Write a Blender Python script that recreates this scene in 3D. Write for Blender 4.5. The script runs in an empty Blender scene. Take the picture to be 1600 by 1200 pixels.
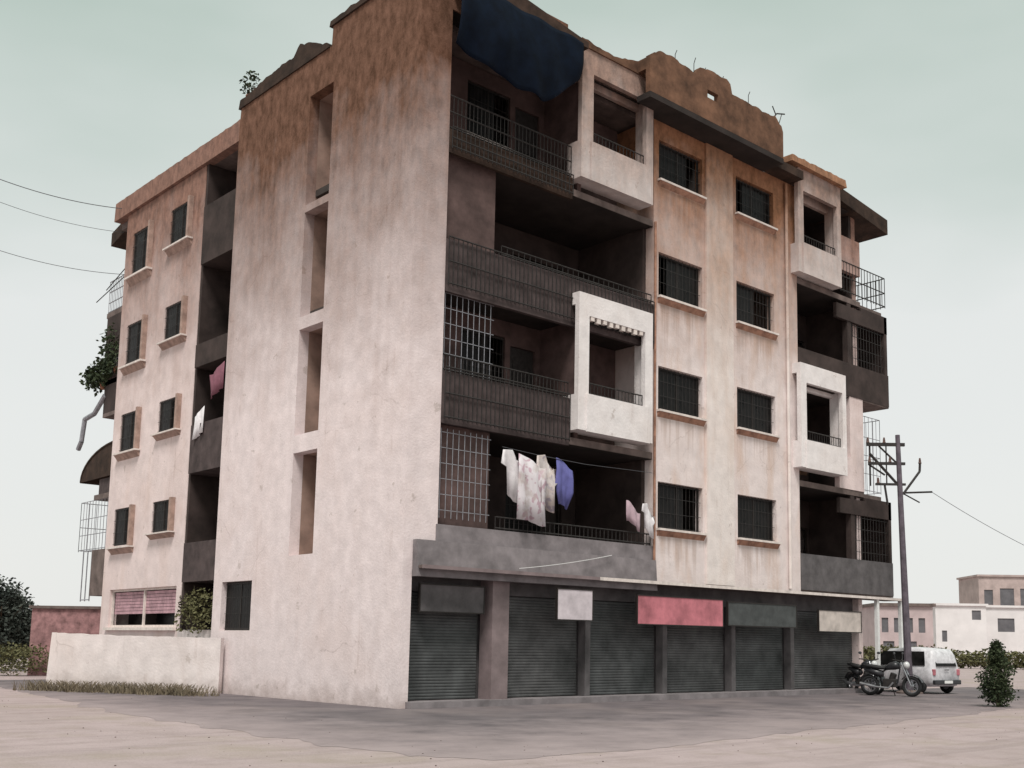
import bpy, bmesh, math, random
from mathutils import Vector, Matrix, noise
R = math.radians
random.seed(7)
sc = bpy.context.scene
C = sc.collection

# ------------------------------------------------------------------ camera
CAM = Vector((-15.8105, -22.5540, 1.6))
YAW, PITCH, ROLL = R(43.5505), R(7.70124), R(0.80045)
F_PX, PPX, PPY = 1755.7, 894.3, 768.5
fwd = Vector((math.sin(YAW)*math.cos(PITCH), math.cos(YAW)*math.cos(PITCH), math.sin(PITCH)))
rgt0 = Vector((math.cos(YAW), -math.sin(YAW), 0)); up0 = rgt0.cross(fwd)
rgt = math.cos(ROLL)*rgt0 + math.sin(ROLL)*up0
upv = -math.sin(ROLL)*rgt0 + math.cos(ROLL)*up0
cd = bpy.data.cameras.new('camera'); cam = bpy.data.objects.new('camera', cd); C.objects.link(cam)
cam.matrix_world = Matrix(((rgt.x, upv.x, -fwd.x, CAM.x), (rgt.y, upv.y, -fwd.y, CAM.y), (rgt.z, upv.z, -fwd.z, CAM.z), (0, 0, 0, 1)))
cd.sensor_width = 36; cd.sensor_fit = 'HORIZONTAL'; cd.lens = F_PX*36/1600
cd.shift_x = (800-PPX)/1600; cd.shift_y = (PPY-600)/1600
cd.clip_start = 0.1; cd.clip_end = 6000
sc.camera = cam

def at(px, dist):
    """ground point in the photo's column px, dist metres ahead of the camera"""
    d = fwd + rgt*((px-PPX)/F_PX)
    d = Vector((d.x, d.y, 0)); k = dist/(d.x*math.sin(YAW)+d.y*math.cos(YAW))
    return Vector((CAM.x+d.x*k, CAM.y+d.y*k, 0))

# ------------------------------------------------------------------ sky, sun, exposure
SUN_EL, SUN_AZ = R(58), R(226)       # azimuth measured clockwise from +Y
w = bpy.data.worlds.new('World'); sc.world = w; w.use_nodes = True
nt = w.node_tree; nt.nodes.clear()
out = nt.nodes.new('ShaderNodeOutputWorld'); bg = nt.nodes.new('ShaderNodeBackground')
sky = nt.nodes.new('ShaderNodeTexSky'); sky.sky_type = 'NISHITA'; sky.sun_disc = False
sky.sun_elevation = SUN_EL; sky.sun_rotation = SUN_AZ; sky.dust_density = 4.0; sky.air_density = 1.0
tc = nt.nodes.new('ShaderNodeTexCoord'); sep = nt.nodes.new('ShaderNodeSeparateXYZ')
nt.links.new(tc.outputs['Generated'], sep.inputs[0])
ramp = nt.nodes.new('ShaderNodeValToRGB')     # veil of thin overcast: white low down, grey-green higher
el = ramp.color_ramp.elements
el[0].position = 0.0; el[0].color = (9.1, 9.15, 8.9, 1)
el[1].position = 0.62; el[1].color = (3.7, 5.05, 4.15, 1)
e = el.new(0.27); e.color = (8.6, 8.8, 8.55, 1)
e = el.new(0.42); e.color = (6.6, 7.3, 6.8, 1)
nz = nt.nodes.new('ShaderNodeTexNoise'); nz.inputs['Scale'].default_value = 2.2; nz.inputs['Detail'].default_value = 4
mp = nt.nodes.new('ShaderNodeMapping'); mp.inputs['Scale'].default_value = (1, 1, 2.5)
nt.links.new(tc.outputs['Generated'], mp.inputs[0]); nt.links.new(mp.outputs[0], nz.inputs['Vector'])
ma = nt.nodes.new('ShaderNodeMath'); ma.operation = 'MULTIPLY_ADD'; ma.inputs[1].default_value = 0.34
nt.links.new(nz.outputs['Fac'], ma.inputs[0])
mb_ = nt.nodes.new('ShaderNodeMath'); mb_.operation = 'SUBTRACT'; mb_.inputs[1].default_value = 0.17
nt.links.new(sep.outputs[2], mb_.inputs[0]); nt.links.new(mb_.outputs[0], ma.inputs[2])
nt.links.new(ma.outputs[0], ramp.inputs[0])
mix = nt.nodes.new('ShaderNodeMixRGB'); mix.inputs[0].default_value = 0.88
nt.links.new(sky.outputs[0], mix.inputs[1]); nt.links.new(ramp.outputs[0], mix.inputs[2])
nt.links.new(mix.outputs[0], bg.inputs['Color']); bg.inputs['Strength'].default_value = 0.1
nt.links.new(bg.outputs[0], out.inputs['Surface'])

sd = bpy.data.lights.new('sun', 'SUN'); sd.energy = 3.1; sd.angle = R(18); sd.color = (1.0, 0.955, 0.91)
sun = bpy.data.objects.new('sun', sd); C.objects.link(sun)
sdir = Vector((math.sin(SUN_AZ)*math.cos(SUN_EL), math.cos(SUN_AZ)*math.cos(SUN_EL), math.sin(SUN_EL)))
sun.rotation_euler = sdir.to_track_quat('Z', 'Y').to_euler(); sun.location = (-20, -30, 60)
sc.view_settings.view_transform = 'Standard'; sc.view_settings.look = 'None'
sc.view_settings.exposure = 0.0; sc.view_settings.gamma = 1.0; sc.view_settings.use_curve_mapping = False
sc.cycles.max_bounces = 8

# ------------------------------------------------------------------ materials
def _mat(name):
    m = bpy.data.materials.new(name); m.use_nodes = True
    return m, m.node_tree, m.node_tree.nodes['Principled BSDF']

def nod(nt, t, **k):
    n = nt.nodes.new(t)
    for a, b in k.items(): setattr(n, a, b)
    return n

def noise_tex(nt, vec, scale, detail=4, sx=(1, 1, 1), rough=0.6):
    m = nod(nt, 'ShaderNodeMapping'); m.inputs['Scale'].default_value = sx
    nt.links.new(vec, m.inputs[0])
    n = nod(nt, 'ShaderNodeTexNoise'); n.inputs['Scale'].default_value = scale
    n.inputs['Detail'].default_value = detail; n.inputs['Roughness'].default_value = rough
    nt.links.new(m.outputs[0], n.inputs['Vector'])
    return n.outputs['Fac']

def rng(nt, v, a, b, c=0.0, d=1.0):
    m = nod(nt, 'ShaderNodeMapRange'); m.inputs[1].default_value = a; m.inputs[2].default_value = b
    m.inputs[3].default_value = c; m.inputs[4].default_value = d
    nt.links.new(v, m.inputs[0]); return m.outputs[0]

def mth(nt, op, a, b):
    m = nod(nt, 'ShaderNodeMath', operation=op)
    for i, v in enumerate((a, b)):
        if isinstance(v, (int, float)): m.inputs[i].default_value = v
        else: nt.links.new(v, m.inputs[i])
    return m.outputs[0]

def mixc(nt, f, a, b):
    m = nod(nt, 'ShaderNodeMixRGB')
    for i, v in enumerate((f, a, b)):
        if isinstance(v, (int, float)): m.inputs[i].default_value = v
        elif isinstance(v, tuple): m.inputs[i].default_value = (*v, 1)
        else: nt.links.new(v, m.inputs[i])
    return m.outputs[0]

def bump(nt, b, h, strength, dist=0.02):
    n = nod(nt, 'ShaderNodeBump'); n.inputs['Strength'].default_value = strength; n.inputs['Distance'].default_value = dist
    nt.links.new(h, n.inputs['Height']); nt.links.new(n.outputs[0], b.inputs['Normal'])

def plain(name, col, rough=0.7, metal=0.0, var=0.25, scale=6.0, bmp=0.15, spec=0.3, obj_space=False):
    """one material colour, mottled by noise and slightly uneven"""
    m, nt, b = _mat(name)
    if obj_space: vec = nod(nt, 'ShaderNodeTexCoord').outputs['Object']
    else: vec = nod(nt, 'ShaderNodeNewGeometry').outputs['Position']
    n = noise_tex(nt, vec, scale, 5)
    f = rng(nt, n, 0.3, 0.7)
    nt.links.new(mixc(nt, f, tuple(c*(1-var) for c in col), tuple(min(c*(1+var), 0.95) for c in col)), b.inputs['Base Color'])
    b.inputs['Roughness'].default_value = rough; b.inputs['Metallic'].default_value = metal
    b.inputs['Specular IOR Level'].default_value = spec
    if bmp: bump(nt, b, noise_tex(nt, vec, scale*6, 3), bmp)
    return m

def plaster(name, base, upper_col=(0.20, 0.105, 0.066), z0=12.0, z1=19.5, gmax=0.9, foot=True, orange=0.0, stain=0.4, sills=False):
    """limewashed render: mottling, vertical rain streaks, brown that deepens towards the roof, splash at the foot"""
    m, nt, b = _mat(name)
    pos = nod(nt, 'ShaderNodeNewGeometry').outputs['Position']
    sp = nod(nt, 'ShaderNodeSeparateXYZ'); nt.links.new(pos, sp.inputs[0]); z = sp.outputs[2]
    big = noise_tex(nt, pos, 0.45, 5); mid = noise_tex(nt, pos, 2.3, 6)
    streak = noise_tex(nt, pos, 2.2, 4, (1, 1, 0.09))
    col = mixc(nt, rng(nt, mid, 0.35, 0.7), tuple(c*0.88 for c in base), tuple(min(c*1.06, .9) for c in base))
    col = mixc(nt, rng(nt, big, 0.45, 0.75, 0, 0.5), col, tuple(c*k for c, k in zip(base, (0.86, 0.80, 0.76))))
    # rain streaks
    sk = mth(nt, 'MULTIPLY', rng(nt, streak, 0.52, 0.75), stain)
    col = mixc(nt, sk, col, (base[0]*0.62, base[1]*0.52, base[2]*0.46))
    drip = noise_tex(nt, pos, 6.5, 3, (1, 1, 0.05), 0.5)
    dm = mth(nt, 'MULTIPLY', rng(nt, drip, 0.60, 0.70), rng(nt, noise_tex(nt, pos, 0.9, 4), 0.48, 0.66, 0, 0.30))
    col = mixc(nt, dm, col, (base[0]*0.50, base[1]*0.42, base[2]*0.37))
    if sills:      # run-off below each window sill
        d = mth(nt, 'MODULO', mth(nt, 'ADD', mth(nt, 'MULTIPLY', z, -1.0), 4.86+36.5), 3.65)
        run = None
        for a_, c_ in ((9.1, 11.4), (13.0, 15.3)):
            inx = mth(nt, 'MULTIPLY', mth(nt, 'GREATER_THAN', sp.outputs[0], a_), mth(nt, 'LESS_THAN', sp.outputs[0], c_))
            run = inx if run is None else mth(nt, 'ADD', run, inx)
        dr = noise_tex(nt, pos, 4.5, 3, (1, 1, 0.03), 0.6)
        lenn = mth(nt, 'SUBTRACT', rng(nt, dr, 0.38, 0.68, 0, 1.7), d)
        run = mth(nt, 'MULTIPLY', run, rng(nt, lenn, 0.0, 0.9, 0, 0.34))
        col = mixc(nt, run, col, (0.30, 0.185, 0.125))
    flake = mth(nt, 'MULTIPLY', rng(nt, noise_tex(nt, pos, 1.7, 9, rough=0.7), 0.63, 0.655), 0.55)
    col = mixc(nt, flake, col, (0.44, 0.37, 0.34))
    vo = nod(nt, 'ShaderNodeTexVoronoi', feature='DISTANCE_TO_EDGE'); vo.inputs['Scale'].default_value = 0.42
    wv = nod(nt, 'ShaderNodeVectorMath', operation='ADD'); nt.links.new(pos, wv.inputs[0])
    wn = nod(nt, 'ShaderNodeTexNoise'); wn.inputs['Scale'].default_value = 1.3; wn.inputs['Detail'].default_value = 5; nt.links.new(pos, wn.inputs['Vector'])
    sc2 = nod(nt, 'ShaderNodeVectorMath', operation='SCALE'); sc2.inputs['Scale'].default_value = 0.55; nt.links.new(wn.outputs['Color'], sc2.inputs[0]); nt.links.new(sc2.outputs[0], wv.inputs[1]); nt.links.new(wv.outputs[0], vo.inputs['Vector'])
    crack = mth(nt, 'MULTIPLY', rng(nt, vo.outputs['Distance'], 0.0, 0.008, 1, 0), rng(nt, big, 0.52, 0.62, 0, 0.28))
    col = mixc(nt, crack, col, (0.20, 0.15, 0.13))
    # browner towards the top, its edge broken by the streaks
    zz = mth(nt, 'ADD', z, mth(nt, 'MULTIPLY', mth(nt, 'SUBTRACT', streak, 0.5), 2.2))
    zz = mth(nt, 'ADD', zz, mth(nt, 'MULTIPLY', mth(nt, 'SUBTRACT', big, 0.5), 5.0))
    g = rng(nt, zz, z0, z1, 0, gmax)
    if orange: 
        o = rng(nt, noise_tex(nt, pos, 1.1, 5, (1, 1, 0.25)), 0.5, 0.72, 0, orange)
        col = mixc(nt, o, col, (0.50, 0.27, 0.13))
    fine = noise_tex(nt, pos, 3.4, 7, (1, 1, 0.6), 0.72)
    gc = mixc(nt, rng(nt, fine, 0.36, 0.66), tuple(c*0.68 for c in upper_col), tuple(min(c*k, .9) for c, k in zip(upper_col, (1.45, 1.38, 1.32))))
    g = mth(nt, 'MULTIPLY', g, rng(nt, fine, 0.36, 0.66, 1.0, 0.955))
    col = mixc(nt, g, col, gc)
    if foot:
        ft = rng(nt, mth(nt, 'ADD', z, mth(nt, 'MULTIPLY', mid, 0.9)), 0.3, 1.0, 0.55, 0)
        col = mixc(nt, ft, col, (0.30, 0.22, 0.19))
    nt.links.new(col, b.inputs['Base Color'])
    b.inputs['Roughness'].default_value = 0.9; b.inputs['Specular IOR Level'].default_value = 0.15
    bump(nt, b, mth(nt, 'ADD', noise_tex(nt, pos, 14, 6), mth(nt, 'MULTIPLY', big, 1.5)), 0.35, 0.03)
    return m

M = {}
M['wall'] = plaster('pinkish_limewash', (0.81, 0.70, 0.70), (0.135, 0.066, 0.04), 8.0, 16.4, 1.0, stain=0.08)
M['wall_street'] = plaster('street_limewash', (0.78, 0.685, 0.67), (0.24, 0.105, 0.046), 9.6, 17.0, 0.97, foot=False, orange=0.45, stain=0.15, sills=True)
M['pilaster'] = plaster('pale_limewash', (0.80, 0.72, 0.69), (0.27, 0.128, 0.062), 10.6, 17.6, 0.95, foot=False, orange=0.25, stain=0.15)
M['wing'] = plaster('wing_limewash', (0.78, 0.655, 0.64), (0.21, 0.11, 0.08), 9.6, 17.4, 0.95, orange=0.12, stain=0.15)
M['white'] = plaster('white_painted_render', (0.82, 0.77, 0.765), (0.24, 0.145, 0.11), 12.0, 18.6, 0.9, foot=False, stain=0.15)
M['compound'] = plaster('compound_limewash', (0.76, 0.68, 0.665), z0=50, z1=60, stain=0.2)
M['loggia'] = plain('shade_darkened_brown', (0.048, 0.034, 0.031), 0.9, var=0.45, scale=1.3)  # recess shade put into the brown of the walls
M['loggia_pink'] = plain('shade_darkened_pink', (0.105, 0.068, 0.063), 0.9, var=0.4, scale=1.6)  # pink darkened in colour to hold the loggia shade
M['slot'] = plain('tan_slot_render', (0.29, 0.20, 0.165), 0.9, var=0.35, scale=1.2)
M['ceiling'] = plain('shade_darkened_ceiling', (0.03, 0.023, 0.021), 0.95, var=0.4, scale=1.2)  # ceilings and eave coloured near black to stand for their shade
M['slab'] = plain('stained_concrete', (0.15, 0.115, 0.105), 0.95, var=0.4, scale=2.0)
M['parapet'] = plain('brown_weathered_render', (0.135, 0.07, 0.043), 0.95, var=0.55, scale=1.7, bmp=0.4)
M['parapet_dark'] = plain('dark_weathered_render', (0.042, 0.025, 0.018), 0.95, var=0.5, scale=2.2, bmp=0.4)
M['band'] = plain('grey_brown_parapet_render', (0.075, 0.056, 0.055), 0.92, var=0.4, scale=2.4)
M['grey'] = plain('grey_cement_render', (0.215, 0.19, 0.197), 0.92, var=0.3, scale=2.0)
M['sillred'] = plain('sill_shade_and_pipe_red', (0.34, 0.185, 0.13), 0.9, var=0.4, scale=4)  # paints the shade under street sills; also the red of a pipe
M['sillbrown'] = plain('brown_shade_tone', (0.36, 0.25, 0.21), 0.9, var=0.3, scale=4)  # shade tone painted on the wing surrounds and under their ledges
M['cement_white'] = plain('whitewashed_cement', (0.70, 0.62, 0.58), 0.9, var=0.18, scale=5)
M['interior'] = plain('shade_darkened_room', (0.06, 0.05, 0.046), 0.95, var=0.3, scale=1)  # room shade painted in, so interiors look dark
M['metal'] = plain('dark_painted_iron', (0.03, 0.026, 0.025), 0.6, var=0.4, scale=9)
M['greymetal'] = plain('galvanised_iron', (0.34, 0.34, 0.37), 0.5, 0.4, var=0.25, scale=7)
M['aluminium'] = plain('bronze_aluminium', (0.03, 0.025, 0.023), 0.5, 0.2, var=0.2, scale=9)
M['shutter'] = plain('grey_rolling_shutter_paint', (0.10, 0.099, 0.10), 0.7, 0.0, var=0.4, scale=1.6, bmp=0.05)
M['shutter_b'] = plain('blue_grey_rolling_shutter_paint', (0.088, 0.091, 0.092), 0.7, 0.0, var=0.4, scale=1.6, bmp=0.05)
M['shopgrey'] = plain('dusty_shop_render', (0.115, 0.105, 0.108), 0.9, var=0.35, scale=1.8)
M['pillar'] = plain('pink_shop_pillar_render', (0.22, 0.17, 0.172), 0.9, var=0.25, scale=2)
M['tarp'] = plain('navy_tarpaulin', (0.003, 0.0065, 0.015), 0.75, var=0.4, scale=2.5, spec=0.1)
M['sign_red'] = plain('red_signboard_paint', (0.50, 0.17, 0.20), 0.8, var=0.38, scale=1.6, bmp=0)
M['sign_pale'] = plain('pale_signboard_paint', (0.60, 0.53, 0.56), 0.8, var=0.25, scale=2.2, bmp=0)
M['sign_green'] = plain('dark_green_signboard_paint', (0.07, 0.075, 0.075), 0.7, var=0.3, scale=3, bmp=0)
M['sign_beige'] = plain('beige_signboard_paint', (0.55, 0.48, 0.44), 0.7, var=0.25, scale=2.5, bmp=0)
M['white_paint'] = plain('white_gloss_paint', (0.78, 0.77, 0.76), 0.5, var=0.1, scale=5, bmp=0)
M['pink_cloth'] = plain('pink_striped_blind', (0.52, 0.32, 0.36), 0.9, var=0.3, scale=4)
M['pole'] = plain('rusty_grey_pole_steel', (0.12, 0.10, 0.12), 0.8, 0.1, var=0.4, scale=3)
M['porcelain'] = plain('brown_porcelain', (0.10, 0.05, 0.04), 0.25, var=0.2, spec=0.5)
M['rubber'] = plain('black_rubber', (0.02, 0.02, 0.021), 0.8, var=0.3)
M['chrome'] = plain('scratched_chrome', (0.38, 0.38, 0.40), 0.4, 0.9, var=0.2)
M['bikeblack'] = plain('black_bike_paint', (0.03, 0.03, 0.034), 0.35, var=0.3, spec=0.5)
M['bikegrey'] = plain('pale_mauve_grey_car_paint', (0.60, 0.585, 0.61), 0.4, var=0.25, spec=0.5)
M['bikewhite'] = plain('white_bike_paint', (0.74, 0.74, 0.76), 0.4, var=0.1, spec=0.5)
M['seat'] = plain('black_vinyl', (0.028, 0.027, 0.028), 0.6, var=0.3)
M['lens'] = plain('clear_lens', (0.6, 0.6, 0.6), 0.15, var=0.1, spec=0.6)
M['bark'] = plain('grey_brown_bark', (0.12, 0.085, 0.06), 0.95, var=0.4, scale=8, bmp=0.5)
M['clay'] = plain('terracotta', (0.30, 0.13, 0.08), 0.9, var=0.3, scale=8)
M['brick'] = plain('red_brick_render', (0.30, 0.165, 0.165), 0.95, var=0.45, scale=3.5, bmp=0.4)
M['farwhite'] = plain('far_white_paint', (0.72, 0.68, 0.68), 0.9, var=0.08, scale=0.5, bmp=0)
M['farpink'] = plain('far_pink_paint', (0.50, 0.40, 0.40), 0.9, var=0.15, scale=0.6, bmp=0)
M['farbrown'] = plain('far_bare_hazed_brickwork', (0.44, 0.35, 0.33), 0.9, var=0.2, scale=0.8, bmp=0)  # brick colour lightened to imitate haze
M['farglass'] = plain('hazed_grey_glass', (0.13, 0.125, 0.135), 0.4, var=0.25, scale=1, bmp=0)  # far panes greyed as painted haze
M['wire'] = plain('black_cable', (0.10, 0.10, 0.11), 0.7, var=0.1, bmp=0)
M['soil'] = plain('dark_soil', (0.09, 0.075, 0.06), 0.95, var=0.4, scale=2.5)

def cloth(name, col): 
    M[name] = plain(name, col, 0.95, var=0.15, scale=6, bmp=0.1); return M[name]
for n_, c_ in dict(white_cotton=(.74, .70, .72), cream_cotton=(.66, .58, .52), lilac_cotton=(.55, .48, .62), blue_denim=(.13, .13, .34), pink_cotton=(.42, .30, .34), grey_cotton=(.30, .28, .31), maroon_cotton=(.22, .09, .12)).items(): cloth(n_, c_)

def printed(name, a_, b_, c_):
    m, nt, b = _mat(name)
    pos = nod(nt, 'ShaderNodeNewGeometry').outputs['Position']
    v = nod(nt, 'ShaderNodeTexNoise'); v.inputs['Scale'].default_value = 6.0; v.inputs['Detail'].default_value = 1; nt.links.new(pos, v.inputs['Vector'])
    n = noise_tex(nt, pos, 2.2, 3)
    col = mixc(nt, rng(nt, v.outputs['Fac'], 0.52, 0.60, 0, .75), a_, b_)
    col = mixc(nt, rng(nt, n, 0.52, 0.6, 0, .7), col, c_)
    nt.links.new(col, b.inputs['Base Color']); b.inputs['Roughness'].default_value = 0.95; b.inputs['Specular IOR Level'].default_value = 0.1
    M[name] = m
printed('flowered_cotton', (.68, .63, .66), (.46, .28, .34), (.52, .46, .44))
printed('checked_cotton', (.58, .50, .47), (.30, .26, .33), (.66, .62, .62))
def leafmat(name, dark, light, sc_=1.2):
    m, nt, b = _mat(name)
    pos = nod(nt, 'ShaderNodeNewGeometry').outputs['Position']
    n = noise_tex(nt, pos, sc_, 3); n2 = noise_tex(nt, pos, 17, 2)
    f = rng(nt, mth(nt, 'ADD', n, mth(nt, 'MULTIPLY', n2, 0.6)), 0.55, 1.05)
    nt.links.new(mixc(nt, f, dark, light), b.inputs['Base Color'])
    b.inputs['Roughness'].default_value = 0.75; b.inputs['Specular IOR Level'].default_value = 0.2
    return m
M['leaf'] = leafmat('dark_leaf', (0.022, 0.034, 0.02), (0.06, 0.075, 0.035))
M['leaf_far'] = leafmat('dusty_dark_leaf', (0.04, 0.05, 0.045), (0.085, 0.095, 0.08), 0.5)
M['hedge'] = leafmat('olive_hedge_leaf', (0.07, 0.07, 0.03), (0.17, 0.16, 0.08), 0.8)
M['drygrass'] = leafmat('dry_grass_blade', (0.12, 0.10, 0.07), (0.24, 0.19, 0.13), 1.5)

def glass():
    m, nt, b = _mat('dusty_dark_glass')
    pos = nod(nt, 'ShaderNodeNewGeometry').outputs['Position']
    n = noise_tex(nt, pos, 3, 4)
    nt.links.new(mixc(nt, rng(nt, n, .35, .7), (0.006, 0.006, 0.006), (0.02, 0.019, 0.019)), b.inputs['Base Color'])
    nt.links.new(rng(nt, n, .3, .7, .25, .5), b.inputs['Roughness']); b.inputs['Specular IOR Level'].default_value = 0.12
    return m
M['glass'] = glass()

def ground_mat():
    m, nt, b = _mat('pink_sandy_ground')
    pos = nod(nt, 'ShaderNodeNewGeometry').outputs['Position']
    a = noise_tex(nt, pos, 0.13, 6); c = noise_tex(nt, pos, 1.4, 6); f = noise_tex(nt, pos, 18, 4)
    col = mixc(nt, rng(nt, a, .36, .66), (0.46, 0.365, 0.37), (0.40, 0.32, 0.315))
    col = mixc(nt, rng(nt, c, .45, .72, 0, .55), col, (0.30, 0.235, 0.22))
    tr = noise_tex(nt, pos, 1.1, 4, (0.10, 1.3, 1)); g2 = noise_tex(nt, pos, 0.35, 5)
    col = mixc(nt, rng(nt, tr, .50, .64, 0, .38), col, (0.27, 0.215, 0.21))
    col = mixc(nt, rng(nt, g2, .52, .68, 0, .45), col, (0.37, 0.31, 0.25))
    col = mixc(nt, rng(nt, f, .55, .75, 0, .4), col, (0.56, 0.49, 0.45))
    nt.links.new(col, b.inputs['Base Color']); b.inputs['Roughness'].default_value = 0.95; b.inputs['Specular IOR Level'].default_value = 0.1
    bump(nt, b, mth(nt, 'ADD', f, mth(nt, 'MULTIPLY', c, 2)), 0.6, 0.05)
    return m
M['ground'] = ground_mat()
def ground_shade_mat():  # the block's shadow as darker ground colour, fading outward
    m, nt, b = _mat('shaded_ground')
    pos = nod(nt, 'ShaderNodeNewGeometry').outputs['Position']
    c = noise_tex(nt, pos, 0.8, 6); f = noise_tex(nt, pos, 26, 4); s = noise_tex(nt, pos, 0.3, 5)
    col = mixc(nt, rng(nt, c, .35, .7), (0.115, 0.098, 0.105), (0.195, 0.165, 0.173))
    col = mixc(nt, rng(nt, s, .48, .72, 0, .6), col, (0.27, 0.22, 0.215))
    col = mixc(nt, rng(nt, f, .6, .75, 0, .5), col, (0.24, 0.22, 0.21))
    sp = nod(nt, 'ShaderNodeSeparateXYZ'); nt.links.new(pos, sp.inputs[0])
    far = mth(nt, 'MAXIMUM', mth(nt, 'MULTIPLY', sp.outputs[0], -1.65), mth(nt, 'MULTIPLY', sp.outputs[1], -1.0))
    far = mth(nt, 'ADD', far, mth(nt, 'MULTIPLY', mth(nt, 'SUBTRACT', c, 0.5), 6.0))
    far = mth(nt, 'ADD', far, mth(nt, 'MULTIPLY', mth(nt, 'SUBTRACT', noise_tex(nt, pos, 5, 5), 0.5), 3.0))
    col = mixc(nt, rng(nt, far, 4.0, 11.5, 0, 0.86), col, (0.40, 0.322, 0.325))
    nt.links.new(col, b.inputs['Base Color']); b.inputs['Roughness'].default_value = 0.9; b.inputs['Specular IOR Level'].default_value = 0.15
    bump(nt, b, f, 0.5, 0.02)
    return m
M['ground_shade'] = ground_shade_mat()

# ------------------------------------------------------------------ mesh helpers
class B:
    """collects shapes; build() links them as ONE mesh object"""
    def __init__(s): s.v = []; s.f = []
    def add(s, vs, fs):
        o = len(s.v); s.v += [tuple(p) for p in vs]; s.f += [tuple(i+o for i in f) for f in fs]; return s
    def box(s, x0, x1, y0, y1, z0, z1):
        return s.add([(x0, y0, z0), (x1, y0, z0), (x1, y1, z0), (x0, y1, z0), (x0, y0, z1), (x1, y0, z1), (x1, y1, z1), (x0, y1, z1)],
                     [(0, 3, 2, 1), (4, 5, 6, 7), (0, 1, 5, 4), (1, 2, 6, 5), (2, 3, 7, 6), (3, 0, 4, 7)])
    def tube(s, p, q, r, n=6, r2=None):
        p = Vector(p); q = Vector(q); d = (q-p).normalized(); a = d.orthogonal().normalized(); b = d.cross(a)
        r2 = r if r2 is None else r2; vs = []
        for c, k in ((p, r), (q, r2)):
            for i in range(n):
                t = 2*math.pi*i/n; vs.append(c + a*k*math.cos(t) + b*k*math.sin(t))
        fs = [(i, (i+1) % n, n+(i+1) % n, n+i) for i in range(n)] + [tuple(range(n-1, -1, -1)), tuple(range(n, 2*n))]
        return s.add(vs, fs)
    def path(s, pts, r, n=6):
        for a, b in zip(pts, pts[1:]): s.tube(a, b, r, n)
        return s
    def prism(s, poly, axis, a, b):
        """polygon in the two remaining axes, extruded along axis from a to b"""
        def mk(p, c):
            return {'x': (c, p[0], p[1]), 'y': (p[0], c, p[1]), 'z': (p[0], p[1], c)}[axis]
        n = len(poly); vs = [mk(p, a) for p in poly] + [mk(p, b) for p in poly]
        return s.add(vs, [tuple(range(n)), tuple(range(2*n-1, n-1, -1))] + [(i, n+i, n+(i+1) % n, (i+1) % n) for i in range(n)])
    def torus(s, c, axis, r, t, n=20, m=8):
        c = Vector(c); axis = Vector(axis).normalized(); a = axis.orthogonal().normalized(); b = axis.cross(a); vs = []; fs = []
        for i in range(n):
            u = 2*math.pi*i/n; d = a*math.cos(u)+b*math.sin(u)
            for j in range(m):
                v = 2*math.pi*j/m; vs.append(c + d*(r+t*math.cos(v)) + axis*t*math.sin(v))
        for i in range(n):
            for j in range(m): fs.append((i*m+j, ((i+1) % n)*m+j, ((i+1) % n)*m+(j+1) % m, i*m+(j+1) % m))
        return s.add(vs, fs)
    def ell(s, c, rx, ry, rz, n=12, m=8):
        vs = []; fs = []
        for i in range(m+1):
            t = math.pi*i/m
            for j in range(n):
                u = 2*math.pi*j/n; vs.append((c[0]+rx*math.sin(t)*math.cos(u), c[1]+ry*math.sin(t)*math.sin(u), c[2]+rz*math.cos(t)))
        for i in range(m):
            for j in range(n): fs.append((i*n+j, (i+1)*n+j, (i+1)*n+(j+1) % n, i*n+(j+1) % n))
        return s.add(vs, fs)
    def loft(s, rings):
        """list of closed rings with equal counts"""
        n = len(rings[0]); vs = [p for r_ in rings for p in r_]; fs = []
        for i in range(len(rings)-1):
            for j in range(n): fs.append((i*n+j, i*n+(j+1) % n, (i+1)*n+(j+1) % n, (i+1)*n+j))
        fs += [tuple(range(n-1, -1, -1)), tuple(range((len(rings)-1)*n, len(rings)*n))]
        return s.add(vs, fs)
    def wall(s, axis, u0, u1, z0, z1, d0, d1, holes=()):
        """slab in the plane normal to axis, with rectangular openings (u0,u1,z0,z1)"""
        us = sorted({u0, u1, *[h[0] for h in holes], *[h[1] for h in holes]}); us = [u for u in us if u0 <= u <= u1]
        for a, b in zip(us, us[1:]):
            m = (a+b)/2; hs = sorted([(max(h[2], z0), min(h[3], z1)) for h in holes if h[0] < m < h[1]]); z = z0
            for h in hs + [(z1, z1)]:
                if h[0] > z+1e-6:
                    if axis == 'y': s.box(a, b, d0, d1, z, h[0])
                    else: s.box(d0, d1, a, b, z, h[0])
                z = max(z, h[1])
        return s
    def build(s, name, mat, parent=None, smooth=False, bevel=0.0, **props):
        me = bpy.data.meshes.new(name); me.from_pydata(s.v, [], s.f)
        bm = bmesh.new(); bm.from_mesh(me); bmesh.ops.recalc_face_normals(bm, faces=bm.faces); bm.to_mesh(me); bm.free()
        me.materials.append(mat)
        if smooth: me.polygons.foreach_set('use_smooth', [True]*len(me.polygons))
        o = bpy.data.objects.new(name, me); C.objects.link(o)
        if parent: o.parent = parent
        if bevel:
            bv = o.modifiers.new('bevel', 'BEVEL'); bv.width = bevel; bv.segments = 2; bv.limit_method = 'ANGLE'
        for k, v_ in props.items(): o[k] = v_
        return o

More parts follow.
